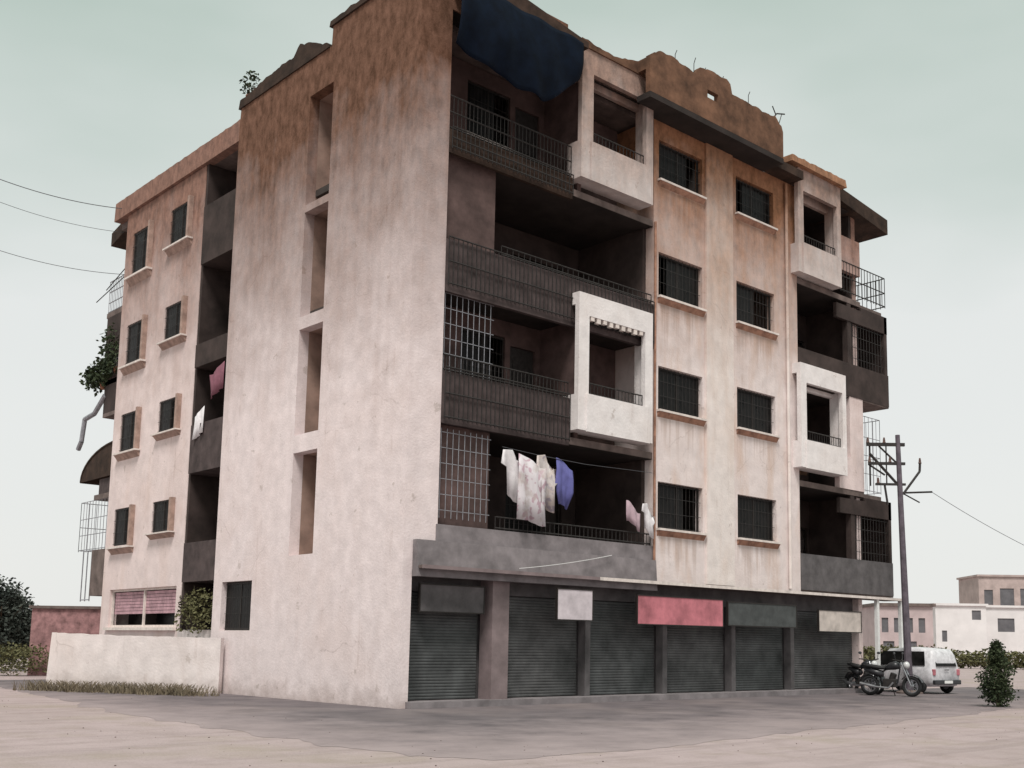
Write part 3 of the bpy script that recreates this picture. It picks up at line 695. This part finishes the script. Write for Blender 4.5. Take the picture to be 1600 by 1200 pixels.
rb = B(); rail(rb, (1.05, 20.55, 5.0), (1.05, 24.2, 5.0), 2.0, mids=(.65, 1.3), step=.3, r=.012, top=.016); rail(rb, (1.05, 24.2, 5.0), (2.6, 24.2, 5.0), 2.0, mids=(1.0,), step=.3, r=.012, top=.016)
rail(rb, (1.05, 22.7, 3.0), (1.05, 23.6, 3.0), 2.0, step=.45, r=.025); rb.build('grille', M['greymetal'], bk)
# rounded awning
b = B(); n = 10
prof_a = [(20.5+3.7*math.sin(t*math.pi/2/n), 7.85+1.35*math.cos(t*math.pi/2/n)) for t in range(n+1)]
b.prism(prof_a+[(p[0]-.06, p[1]-.05) for p in prof_a[::-1]], 'x', .9, 3.2)
b.prism([(20.5, 7.85)]+[(p[0]-.05, p[1]-.02) for p in prof_a], 'x', .93, .97)
b.build('awning', M['parapet_dark'], bk)
b = B(); b.path([(1.0, 22.4, 11.2), (1.0, 23.4, 10.6), (1.0, 24.4, 10.5), (1.0, 24.6, 9.6), (1.0, 24.9, 9.3)], .10, 8); b.build('pipe', M['greymetal'], bk)
b = B(); b.tube((.98, 21.0, 15.9), (.98, 24.0, 15.4), .02, 5); b.tube((.98, 20.8, 16.3), (.98, 23.0, 15.7), .02, 5); b.build('rod', M['metal'], bk)
# antenna-like twig of reinforcement on the broken parapet
b = B(); b.path([(14.0, -.8, 19.4), (14.3, -.8, 19.75), (14.7, -.85, 19.85)], .025, 5); b.path([(14.25, -.8, 19.7), (14.0, -.85, 19.9)], .02, 5); b.path([(14.4, -.78, 19.3), (14.75, -.7, 19.95)], .015, 5)
b.build('reinforcing_bar', M['metal'], D)
for x, h in ((9.0, .3), (9.9, .4), (10.4, .25), (11.3, .3), (12.7, .28)):
    b = B(); b.path([(x, -.82, 19.4), (x+.03, -.8, 19.7+h*.5), (x+.08, -.83, 19.7+h)], .012, 4); b.build('reinforcing_bar', M['metal'], D)
# rain pipe on the street wall
b = B(); b.path([(15.8, -.08, 17.9), (15.8, -.08, 3.55)], .055, 8); b.build('rain_pipe', M['pilaster'], D)
b = B(); b.path([(8.98, -.05, 14.6), (8.98, -.05, 3.6)], .04, 8); b.build('rain_pipe', M['sillred'], D)

# ------------------------------------------------------------------ tarpaulin under the eave
def sheet(b, fn, nu, nv, th=.012):
    vs = [fn(i/nu, j/nv) for j in range(nv+1) for i in range(nu+1)]
    fs = [(j*(nu+1)+i, j*(nu+1)+i+1, (j+1)*(nu+1)+i+1, (j+1)*(nu+1)+i) for j in range(nv) for i in range(nu)]
    b.add(vs, fs)
def tarpf(u, v):
    x = .66+4.45*u
    top = 18.74-.05*u; bot = 16.95-.45*math.sin(min(1, u*1.35)*math.pi/2)+1.15*max(0, (u-.68)/.32)**1.4
    z = top+(bot-top)*v + .03*math.sin(u*23)
    y = -.74-.02-.16*math.sin(v*math.pi)*(.6+.4*math.sin(u*5)) - .05*math.sin(u*19+v*3)*v - .04*math.sin(u*31-v*5)*v + .5*v*v*.35
    return (x, y, z)
b = B(); sheet(b, tarpf, 44, 16)
o = b.build('tarpaulin', M['tarp'], smooth=True); sm = o.modifiers.new('thick', 'SOLIDIFY'); sm.thickness = .012
tag(o, 'dark navy tarpaulin sagging under the roof edge above the top corner balcony', 'tarpaulin')

# ------------------------------------------------------------------ washing on the balconies
def garment(name, mat, rows, label, cat, x=0, y=-.1, z=0, along='x', fold=.05, group=None):
    """rows = [(z, left, right), ...]; hangs straight down with soft folds"""
    b = B(); n = 10; ph = random.uniform(0, 6)
    vs = []
    for zz, l, r_ in rows:
        for i in range(n+1):
            u = l+(r_-l)*i/n; k_ = min(1, -zz*1.5); d = fold*k_*math.sin(u*13+ph+zz*2)+fold*.6*math.sin(u*27+ph-zz*1.5)*k_+fold*.3*math.sin(zz*7+u*3+ph); zz = zz-.05*math.sin((i/n)*math.pi)*(1+zz*.3)+.02*math.sin(u*9+ph)
            vs.append((x+u, y+d, z+zz) if along == 'x' else (x+d, y+u, z+zz))
    fs = [(j*(n+1)+i, j*(n+1)+i+1, (j+1)*(n+1)+i+1, (j+1)*(n+1)+i) for j in range(len(rows)-1) for i in range(n)]
    b.add(vs, fs); o = b.build(name, mat, smooth=True); s_ = o.modifiers.new('thick', 'SOLIDIFY'); s_.thickness = .01
    return tag(o, label, cat, group)
SH = [(0, -.12, .12), (-.05, -.42, .42), (-.32, -.5, .5), (-.36, -.27, .27), (-.9, -.29, .29)]
GRP = 'washing hung on the first floor terrace'
b = B(); b.path([(2.95, -.12, 6.72), (4.2, -.12, 6.66), (6.0, -.12, 6.62), (8.8, -.12, 6.70)], .008, 4)
tag(b.build('clothes_line', M['wire']), 'thin cord strung across the open first floor terrace carrying the washing', 'clothes line')
garment('shirt', M['white_cotton'], [(r_[0]*1.35, r_[1]*1.05, r_[2]*1.05) for r_ in SH], 'white shirt hung leftmost on the terrace washing line', 'shirt', 3.42, -.12, 6.70, group=GRP)
garment('bed_sheet', M['flowered_cotton'], [(0, 0, 1.0), (-.5, 0, 1.02), (-1.1, .02, 1.0), (-1.75, .03, 1.04)], 'pale flowered sheet hanging lowest of the washing on the first floor terrace', 'sheet', 3.45, -.20, 6.62, group=GRP)
garment('shirt', M['checked_cotton'], [(r_[0]*1.5, r_[1]*.9, r_[2]*.9) for r_ in SH], 'patterned cream shirt hung between the flowered sheet and the blue trousers', 'shirt', 4.55, -.13, 6.70, group=GRP)
garment('trousers', M['blue_denim'], [(0, -.3, .32), (-.3, -.3, .33), (-.7, -.32, .30), (-1.3, -.24, .16)], 'blue trousers hung right of the patterned shirt on the terrace line', 'trousers', 5.2, -.12, 6.68, group=GRP)
garment('towel', M['pink_cotton'], [(0, 0, .6), (-.4, 0, .6), (-.6, .02, .6)], 'pink towel hung near the right end of the first floor terrace', 'towel', 7.7, -.12, 5.75, group=GRP)
garment('shirt', M['white_cotton'], [(r_[0]*.8, r_[1]*.6, r_[2]*.6) for r_ in SH], 'small white shirt at the far right end of the first floor terrace', 'shirt', 8.62, -.14, 5.75, group=GRP)
garment('bed_sheet', M['white_cotton'], [(0, 0, .7), (-.5, 0, .7), (-.9, .03, .7)], 'white cloth hung in the dark recess left of the tower', 'sheet', .58, 12.5, 9.3, along='y')
garment('shawl', M['maroon_cotton'], [(0, 0, 1.0), (-.5, 0, 1.0), (-.9, .03, .95)], 'dark maroon cloth hung over the recess balcony left of the tower', 'shawl', .58, 11.2, 10.6, along='y')

# ------------------------------------------------------------------ signboards
def sign(name, x0, x1, z0, z1, y, mat, label, tilt=0):
    t = thing(name, label, 'sign', ((x0+x1)/2, y, z0))
    hw = (x1-x0)/2; h = z1-z0
    b = B(); b.box(-hw, hw, -.03, .0, 0, h); b.build('board', mat, t)
    b = B(); b.box(-hw-.03, -hw-.001, -.045, .03, -.03, h+.03); b.box(hw+.001, hw+.03, -.045, .03, -.03, h+.03); b.box(-hw, hw, -.045, .03, -.03, -.001); b.box(-hw, hw, -.045, .03, h+.001, h+.03); b.build('frame', M['aluminium'], t)
    t.rotation_euler.x = tilt
    return t
sign('shop_sign', 7.85, 11.7, 2.2, 3.0, -.42, M['sign_red'], 'long faded red signboard under the shop canopy')
sign('shop_sign', 4.72, 6.02, 2.25, 3.05, -.42, M['sign_pale'], 'small pale whitish signboard left of the red sign above the shutters')
sign('shop_sign', 12.0, 15.6, 2.25, 2.95, -.40, M['sign_green'], 'long dark green signboard right of the red sign')
sign('shop_sign', 16.9, 19.5, 2.15, 2.85, -.42, M['sign_beige'], 'worn beige signboard near the right end of the shops')
sign('shop_sign', .6, 2.6, 2.35, 3.0, .1, M['shopgrey'], 'dull grey brown signboard between the corner and the pink pillar')

# ------------------------------------------------------------------ vegetation
def leaves(b, c, rad, n, size, droop=0.0, shell=0.35):
    for i in range(n):
        d = Vector((random.gauss(0, 1), random.gauss(0, 1), random.gauss(0, 1))).normalized()
        k = (shell+(1-shell)*random.random())**.6
        wob = 1+.35*noise.noise(d*2.3+Vector(c))
        p = Vector((c[0]+d.x*rad[0]*k*wob, c[1]+d.y*rad[1]*k*wob, max(c[2]+d.z*rad[2]*k*wob, 0.02)))
        a = Vector((random.gauss(0, 1), random.gauss(0, 1), random.gauss(0, .6)-droop)).normalized(); q = a.orthogonal().normalized()
        q = (q*math.cos(i)+a.cross(q)*math.sin(i)); s_ = size*random.uniform(.6, 1.3)
        b.add([p, p+a*s_*.5+q*s_*.28, p+a*s_, p+a*s_*.5-q*s_*.28], [(0, 1, 2, 3)])
# dense tree at the left edge
p = at(14, 52)
t = thing('leafy_tree', 'dark dense rounded tree at the left edge behind the hedge', 'tree', p)
b = B(); b.tube((0, 0, 0), (.1, .05, 1.6), .2, 8, .14)
for k in range(7):
    a = k*.9; b.tube((.1, .05, 1.2+.05*k), (1.1*math.cos(a), 1.1*math.sin(a), 2.4+.1*k), .07, 5, .02)
b.build('trunk', M['bark'], t)
b = B()
for cx, cy, cz, r_ in ((.1, 0, 3.3, 1.2), (.9, .2, 2.6, 1.0), (-.8, .1, 3.2, 1.1), (1.1, 0, 1.4, .9), (0, 0, 2.5, 1.3), (-.9, .2, 2.3, 1.0), (.8, -.1, 2.0, 1.0), (.3, .3, 3.0, .85), (-.4, -.3, 1.4, 1.2), (.9, .2, 1.2, .95), (-1.6, 0, 1.6, 1.1)):
    leaves(b, (cx, cy, cz), (r_, r_, r_*.85), 1300, .19, shell=.15)
b.build('crown', M['leaf_far'], t)
def hedge(name, pa, pb, h, wd, n, mat, size, label):
    b = B(); L = (pb-pa).length; m = int(L/ (h*.7))+1
    for k in range(m+1):
        c = pa+(pb-pa)*(k/m); leaves(b, (c.x+random.uniform(-.2, .2), c.y, h*.48), (h*.6, wd, h*random.uniform(.42, .56)), n, size)
    return tag(b.build(name, mat), label, 'hedge')
hedge('hedge', at(-60, 46), at(66, 46), 1.5, .6, 700, M['hedge'], .13, 'olive brown hedge under the tree at the left edge')
# conical dark shrub at the right
p = at(1548, 32.2)
t = thing('shrub', 'dark conical shrub standing at the right edge of the painted ground shade', 'shrub', p)
b = B()
for k in range(5): b.tube((.05*k-.1, 0, 0), (.12*(k-2), .06*(k % 2), 1.0), .02, 5, .008)
b.build('stem', M['bark'], t)
b = B()
for cx, cy, cz, r_, rz_ in ((0, 0, .4, .5, .42), (-.1, .1, .75, .44, .4), (.12, -.05, 1.0, .36, .4), (-.02, 0, 1.4, .25, .34), (.2, .1, .45, .4, .4), (0, 0, 1.66, .13, .2)):
    leaves(b, (cx, cy, cz), (r_, r_, rz_), 1100, .085, shell=.2)
b.build('foliage', M['leaf'], t)
# far hedges on the right
hedge('hedge', at(1340, 100), at(1460, 104), 1.9, 1.0, 420, M['hedge'], .3, 'far olive hedge behind the parked motorbikes and the pole')
hedge('hedge', at(1470, 96), at(1640, 92), 1.6, 1.0, 420, M['hedge'], .3, 'far olive hedge in front of the distant white houses')
# plants on the far-left balconies
def potted(x, y, z, n, rad, label, size=.16):
    t = thing('potted_plant', label, 'plant', (x, y, z))
    b = B(); b.tube((0, 0, 0), (0, 0, .26), .11, 10, .15); b.build('pot', M['clay'], t)
    b = B()
    for k in range(4): b.tube((0, 0, .22), (.1*math.cos(k*1.6), .12*math.sin(k*1.6), .6), .012, 4)
    b.build('stem', M['bark'], t)
    b = B(); leaves(b, (0, 0, .62), rad, n, size, droop=.4); b.build('foliage', M['leaf'], t)
potted(1.1, 21.6, 12.0, 600, (.45, 1.0, .9), 'potted plant spilling through the railing of the upper left rear balcony')
potted(1.1, 22.9, 11.55, 1300, (.5, 1.7, .6), 'wide dark trailing plant on the left rear balcony parapet', .2)
potted(1.15, 22.3, 12.5, 420, (.4, .9, 1.0), 'taller leggy plant at the outer end of the left rear balcony', .2)
potted(.15, 9.6, 18.75, 130, (.3, .35, .45), 'small plant growing at the left end of the tower roof edge', .14)
b = B(); b.tube((.9, 12.2, 1.0), (.9, 12.3, 2.0), .04, 6, .02); t = thing('climbing_plant', 'green climber filling the foot of the recess beside the tower', 'plant', (0, 0, 0)); b.build('stem', M['bark'], t)
b = B(); leaves(b, (.50, 12.0, 2.5), (.12, 1.6, .8), 800, .13, shell=.1); b.build('foliage', M['hedge'], t)
# ------------------------------------------------------------------ compound wall, brick shed
cw0, cw1 = Vector((-.25, 8.75)), Vector((-3.56, 13.33))
dirv = (cw1-cw0).normalized(); nrm = Vector((dirv.y, -dirv.x)); L = (cw1-cw0).length
t = thing('compound_wall', 'low whitewashed compound wall left of the tower', 'wall', (cw0.x, cw0.y, 0), math.atan2(dirv.y, dirv.x))
b = B(); b.prism(ragged(0, L, 0, [(0, 1.62), (L*.6, 1.66), (L, 1.72)], amp=.03, step=.15, seed=40), 'y', 0, -.2); b.build('wall', M['compound'], t)
pb = at(150, 47)
t = thing('brick_outhouse', 'low red brick outhouse with flat roof left of the wing behind the compound wall', 'building', pb, -YAW)
b = B(); b.wall('y', -2.3, .6, 0, 2.75, 0, .2); b.box(-2.3, -2.1, .2, 3, 0, 2.75); b.build('wall', M['brick'], t)
b = B(); b.box(-2.4, .7, -.1, 3.1, 2.753, 2.87); b.build('roof', M['slab'], t)

# ------------------------------------------------------------------ far buildings
def far_house(px0, px1, ytop, dist, label, mat, wins, depth=9, base_y=1013, roofm='slab', extra=None):
    a = at(px0, dist); c = at(px1, dist); wd = (c-a).length; h = 1.6+(base_y-ytop)/F_PX*dist
    t = thing('house', label, 'building', a, math.atan2(c.y-a.y, c.x-a.x))
    hs = []
    for (u0, u1, v0, v1) in wins: hs.append((u0*wd, u1*wd, v0*h, v1*h))
    b = B(); b.wall('y', 0, wd, 0, h, 0, .3, hs); b.box(0, .3, .3, depth, 0, h); b.box(wd-.3, wd, .3, depth, 0, h); b.box(.3, wd-.3, depth-.3, depth, 0, h); b.build('wall', mat, t)
    b = B(); b.box(-.25, wd+.25, -.25, depth+.25, h+.003, h+.3); b.build('roof', M[roofm], t)
    for (u0, u1, z0, z1) in hs:
        b = B(); b.box(u0, u1, .12, .16, z0, z1); w_ = b.build('window', M['farglass'], t)
    b = B(); b.box(.3, wd-.3, 1.5, 1.7, 0, h); b.build('partition', M['interior'], t)
    return t, wd, h
far_house(1366, 1452, 948, 112, 'far pinkish two storey house seen behind the power pole', M['farpink'], [(.08, .2, .55, .8), (.3, .42, .55, .8), (.52, .64, .55, .8), (.74, .86, .55, .8), (.1, .3, .08, .4), (.5, .7, .08, .4)])
far_house(1456, 1534, 946, 150, 'far low white house left of the bare brick block', M['farwhite'], [(.12, .22, .35, .55), (.72, .9, .75, .92)], roofm='farwhite')
far_house(1532, 1640, 948, 154, 'far white house at the right edge below the bare brick block', M['farwhite'], [(.18, .42, .55, .8), (.6, .75, .55, .8)], roofm='farwhite')
far_house(1524, 1660, 900, 175, 'tall far unfinished brick block at the right edge with dark openings', M['farbrown'], [(.06, .16, .66, .84), (.24, .40, .62, .86), (.47, .58, .64, .86), (.66, .8, .64, .86)], roofm='farbrown')

# ------------------------------------------------------------------ power pole and wires
PX, PY = 21.12, -1.37
t = thing('power_pole', 'tall steel power pole with crossarms at the right end of the building', 'pole', (PX, PY, 0), -YAW)
b = B(); b.tube((0, 0, 0), (-.20, 0, 9.4), .145, 10, .085); b.build('shaft', M['pole'], t)
b = B(); b.box(-1.35, .05, -.05, .05, 8.98, 9.10); b.build('crossarm', M['metal'], t)
b = B(); b.box(-1.3, .05, -.05, .05, 8.28, 8.38); b.build('crossarm', M['metal'], t)
b = B(); b.box(-1.05, .05, -.05, .05, 7.52, 7.60); b.build('crossarm', M['metal'], t)
b = B(); b.tube((-1.25, 0, 8.7), (-.1, 0, 7.4), .05, 6); b.tube((-.9, 0, 8.98), (-.2, 0, 8.3), .035, 6); b.tube((-1.3, 0, 8.3), (-.7, 0, 7.9), .035, 6); b.tube((-.72, 0, 7.56), (-.62, 0, 6.8), .04, 6); b.build('brace', M['metal'], t)
b = B(); b.tube((-1.22, .06, 7.5), (-1.22, .06, 9.05), .03, 6); b.tube((-.62, .06, 7.56), (-.62, .06, 9.05), .025, 6); b.build('upright', M['metal'], t)
b = B(); b.path([(-.05, 0, 7.2), (.58, 0, 8.05), (.60, 0, 8.35)], .045, 6); b.path([(-.05, 0, 7.25), (1.02, 0, 7.3)], .035, 6); b.path([(.0, 0, 7.2), (.55, 0, 6.9)], .025, 6); b.build('arm', M['metal'], t)
for x, z in ((-1.3, 9.1), (-.7, 9.1), (-1.25, 8.38), (-.5, 8.38), (.6, 8.35), (-.95, 7.6)):
    b = B(); b.tube((x, 0, z), (x, 0, z+.08), .07, 8, .04); b.tube((x, 0, z+.08), (x, 0, z+.2), .05, 8, .03); b.build('insulator', M['porcelain'], t)
b = B(); b.ell((0, 0, .02), .5, .5, .12, 12, 5); b.build('footing', M['slab'], t)
def wire(p, q, sag, label, r=.012):
    p = Vector(p); q = Vector(q); pts_ = []
    for i in range(25):
        k = i/24; c = p+(q-p)*k; c.z -= sag*4*k*(1-k); pts_.append(c)
    b = B(); b.path(pts_, r, 4); return tag(b.build('wire', M['wire']), label, 'wire')
def ray_pt(px, py, dist):
    d = fwd+rgt*((px-PPX)/F_PX)-upv*((py-PPY)/F_PX); return CAM+d*dist
wire(ray_pt(-160, 205, 40), (.62, 20.9, 18.5), .5, 'upper overhead wire reaching the left roof corner of the wing', .016)
wire(ray_pt(-160, 240, 40), (1.0, 21.6, 17.8), .5, 'middle overhead wire running just below the upper one on the left', .010)
wire(ray_pt(-160, 325, 40), (1.0, 21.0, 15.9), .5, 'lowest overhead wire on the left, reaching the rear balcony rail', .012)
wp = Matrix.Rotation(-YAW, 3, 'Z') @ Vector((1.0, 0, 7.3)) + Vector((PX, PY, 0))
wire(wp, ray_pt(1800, 930, 44), .4, 'thin overhead wire falling to the right from the power pole', .010)
wire((3.3, -.50, 3.52), (6.9, -.32, 4.1), .04, 'slanting pale cable crossing the grey shop fascia', .010).data.materials[0] = M['white_paint']

# ------------------------------------------------------------------ parked two-wheelers
def wheel(t, x, r_=.30, w_=.055, spoke=True):
    wh = bpy.data.objects.new('wheel', None); C.objects.link(wh); wh.parent = t; wh.location = (x, 0, r_)
    b = B(); b.torus((0, 0, 0), (0, 1, 0), r_-w_, w_, 24, 8); b.build('tyre', M['rubber'], wh, smooth=True)
    b = B(); b.torus((0, 0, 0), (0, 1, 0), r_-w_*2.05, .016, 24, 6); b.tube((0, -.07, 0), (0, .07, 0), .05, 10)
    for k in range(10):
        a = k*math.pi/5; b.tube((.04*math.cos(a), .03*(-1)**k, .04*math.sin(a)), ((r_-w_*2)*math.cos(a), 0, (r_-w_*2)*math.sin(a)), .007, 4)
    b.build('rim', M['chrome'], wh); return wh
def ring_yz(x, cy, cz, ry, rz_, n=10):
    return [(x, cy+ry*math.cos(2*math.pi*k/n), cz+rz_*math.sin(2*math.pi*k/n)) for k in range(n)]
def motorcycle(loc, rz, paint, label, sc_=1.15):
    t = thing('motorcycle', label, 'motorcycle', loc, rz, 'two wheelers parked beyond the shops'); t.scale = (sc_,)*3
    wheel(t, -.62); wheel(t, .64)
    b = B(); b.path([(.28, 0, .82), (-.1, 0, .78), (-.35, 0, .62), (-.62, .1, .30)], .025, 6); b.path([(.30, 0, .80), (.22, 0, .38), (-.2, 0, .30), (-.30, 0, .60)], .025, 6); b.path([(-.35, 0, .62), (-.62, -.1, .30)], .022, 6); b.build('chassis', M['bikeblack'], t)
    b = B(); b.box(-.18, .18, -.13, .13, .26, .50); b.tube((.05, 0, .48), (.12, 0, .66), .1, 10); b.build('engine', M['metal'], t, bevel=.02)
    b = B(); b.loft([ring_yz(-.14, 0, .80, .06, .06), ring_yz(0, 0, .86, .13, .11), ring_yz(.16, 0, .89, .15, .13), ring_yz(.30, 0, .88, .10, .09)]); b.build('fuel_tank', paint, t, smooth=True)
    b = B(); b.loft([ring_yz(-.80, 0, .88, .07, .035), ring_yz(-.6, 0, .86, .13, .06), ring_yz(-.3, 0, .82, .14, .06), ring_yz(-.12, 0, .82, .10, .06)]); b.build('saddle', M['seat'], t, smooth=True)
    b = B(); b.loft([ring_yz(-.78, 0, .76, .05, .04), ring_yz(-.5, 0, .70, .12, .10), ring_yz(-.22, 0, .64, .11, .10)]); b.build('side_panel', paint, t, smooth=True)
    for s in (-1, 1):
        b = B(); b.tube((.66, s*.09, .30), (.36, s*.08, .98), .026, 8); b.build('fork', M['chrome'], t)
    b = B(); b.path([(.22, -.36, 1.06), (.34, -.14, 1.03), (.36, .0, 1.0), (.34, .14, 1.03), (.22, .36, 1.06)], .018, 6); b.build('handlebar', M['metal'], t)
    b = B(); b.ell((.50, 0, .90), .09, .11, .11); b.build('headlight', M['lens'], t, smooth=True)
    b = B()
    for k in range(9):
        a0 = R(20+k*14); a1 = R(34+k*14); b.prism([(.64+.33*math.cos(a0), .30+.33*math.sin(a0)), (.64+.33*math.cos(a1), .30+.33*math.sin(a1)), (.64+.345*math.cos(a1), .30+.345*math.sin(a1)), (.64+.345*math.cos(a0), .30+.345*math.sin(a0))], 'y', -.07, .07)
    b.build('mudguard', paint, t)
    b = B()
    for k in range(9):
        a0 = R(30+k*14); a1 = R(44+k*14); b.prism([(-.62+.33*math.cos(a0), .30+.33*math.sin(a0)), (-.62+.33*math.cos(a1), .30+.33*math.sin(a1)), (-.62+.345*math.cos(a1), .30+.345*math.sin(a1)), (-.62+.345*math.cos(a0), .30+.345*math.sin(a0))], 'y', -.08, .08)
    b.build('mudguard', paint, t)
    b = B(); b.path([(.14, -.14, .40), (.0, -.17, .24), (-.45, -.18, .27)], .03, 8); b.tube((-.4, -.18, .27), (-.85, -.19, .36), .05, 8, .04); b.build('exhaust', M['chrome'], t)
    for s in (-1, 1):
        b = B(); b.tube((.28, s*.28, 1.06), (.26, s*.32, 1.22), .008, 5); b.ell((.26, s*.34, 1.24), .02, .07, .04); b.build('mirror', M['bikeblack'], t)
    b = B(); b.tube((0, .1, .3), (.02, .32, .0), .014, 5); b.build('stand', M['metal'], t)
    return t
def small_car(loc, rz, paint, label):
    t = thing('parked_car', label, 'car', loc, rz)
    def rg(x, wb, ww, wr, z0, zw, zr):
        L_ = [(-wb, z0), (-ww, z0+.14), (-ww-.015, zw-.12), (-ww+.02, zw), (-wr, zr-.10), (-wr+.10, zr-.015), (0, zr)]
        return [(x, y, z) for y, z in L_] + [(x, -y, z) for y, z in L_[-2::-1]]
    b = B(); b.loft([rg(-1.62, .62, .72, .50, .36, .86, 1.18), rg(-1.56, .66, .76, .58, .30, .92, 1.46), rg(-1.42, .68, .79, .62, .26, .95, 1.60), rg(-.4, .70, .80, .63, .24, .96, 1.66), rg(.45, .70, .80, .62, .24, .95, 1.60), rg(.75, .70, .80, .60, .24, .94, 1.40), rg(1.10, .69, .79, .66, .25, .92, 1.02), rg(1.55, .67, .76, .62, .28, .80, .86), rg(1.68, .60, .68, .5, .36, .62, .68)])
    b.build('body', paint, t, smooth=True)
    b = B(); b.add([(-1.655, -.55, .98), (-1.655, .55, .98), (-1.49, .50, 1.50), (-1.49, -.50, 1.50), (-1.60, -.55, .98), (-1.60, .55, .98), (-1.44, .50, 1.50), (-1.44, -.50, 1.50)], [(0, 1, 2, 3), (4, 7, 6, 5), (0, 4, 5, 1), (3, 2, 6, 7), (0, 3, 7, 4), (1, 5, 6, 2)]); b.build('rear_window', M['glass'], t)
    b = B(); b.add([(.80, -.60, 1.42), (.80, .60, 1.42), (1.14, .66, 1.0), (1.14, -.66, 1.0), (.76, -.60, 1.38), (.76, .60, 1.38), (1.10, .66, .96), (1.10, -.66, .96)], [(0, 1, 2, 3), (4, 7, 6, 5), (0, 4, 5, 1), (3, 2, 6, 7), (0, 3, 7, 4), (1, 5, 6, 2)]); b.build('windscreen', M['glass'], t)
    for s_ in (-1, 1):
        for x0, x1, x2, x3 in ((-1.32, -.45, -.45, -1.2), (-.36, .92, .62, -.36)):
            b = B(); o_ = [(x0, s_*.795, 1.0), (x1, s_*.795, 1.0), (x2, s_*.665, 1.50), (x3, s_*.665, 1.50)]
            b.add(o_+[(x, y-s_*.05, z) for x, y, z in o_], [(0, 1, 2, 3), (4, 7, 6, 5), (0, 4, 5, 1), (3, 2, 6, 7), (0, 3, 7, 4), (1, 5, 6, 2)]); b.build('side_window', M['glass'], t)
        b = B(); b.box(-1.66, -1.58, s_*.66-.07, s_*.66+.07, .66, .88); b.build('tail_light', M['sign_red'], t, bevel=.02)
        b = B(); b.ell((1.6, s_*.52, .70), .06, .12, .09); b.build('headlight', M['lens'], t, smooth=True)
        b = B(); b.box(.62, .78, s_*.86-.05, s_*.86+.05, 1.0, 1.13); b.build('mirror', M['bikeblack'], t, bevel=.02)
        for x in (-1.05, 1.05):
            wh = bpy.data.objects.new('wheel', None); C.objects.link(wh); wh.parent = t; wh.location = (x, s_*.74, .29)
            b = B(); b.torus((0, 0, 0), (0, 1, 0), .21, .085, 22, 8); b.build('tyre', M['rubber'], wh, smooth=True)
            b = B(); b.tube((0, -.05, 0), (0, .05, 0), .17, 16); b.tube((0, -.08, 0), (0, .08, 0), .05, 10); b.build('rim', M['greymetal'], wh)
    b = B(); b.box(-1.72, -1.60, -.72, .72, .34, .50); b.build('bumper', M['bikeblack'], t, bevel=.03)
    b = B(); b.box(1.62, 1.74, -.68, .68, .34, .50); b.build('bumper', M['bikeblack'], t, bevel=.03)
    b = B(); b.box(-1.735, -1.722, -.22, .22, .38, .48); b.build('number_plate', M['white_paint'], t)
    b = B(); b.box(-1.675, -1.655, -.12, .12, .84, .87); b.build('handle', M['bikeblack'], t)
    return t
p = at(1414, 42.0); small_car((p.x, p.y, 0.004), R(80), M['bikegrey'], 'small whitish rounded car parked behind the power pole at the building end')
p = at(1384, 38.4); motorcycle((p.x, p.y, 0.004), R(-80), M['bikeblack'], 'black motorcycle parked in front of the pale car, left of the pole foot')
p = at(1345, 40.2); motorcycle((p.x, p.y, 0.004), R(-112), M['bikeblack'], 'black motorcycle parked by the last shop shutter and the white canopy posts')
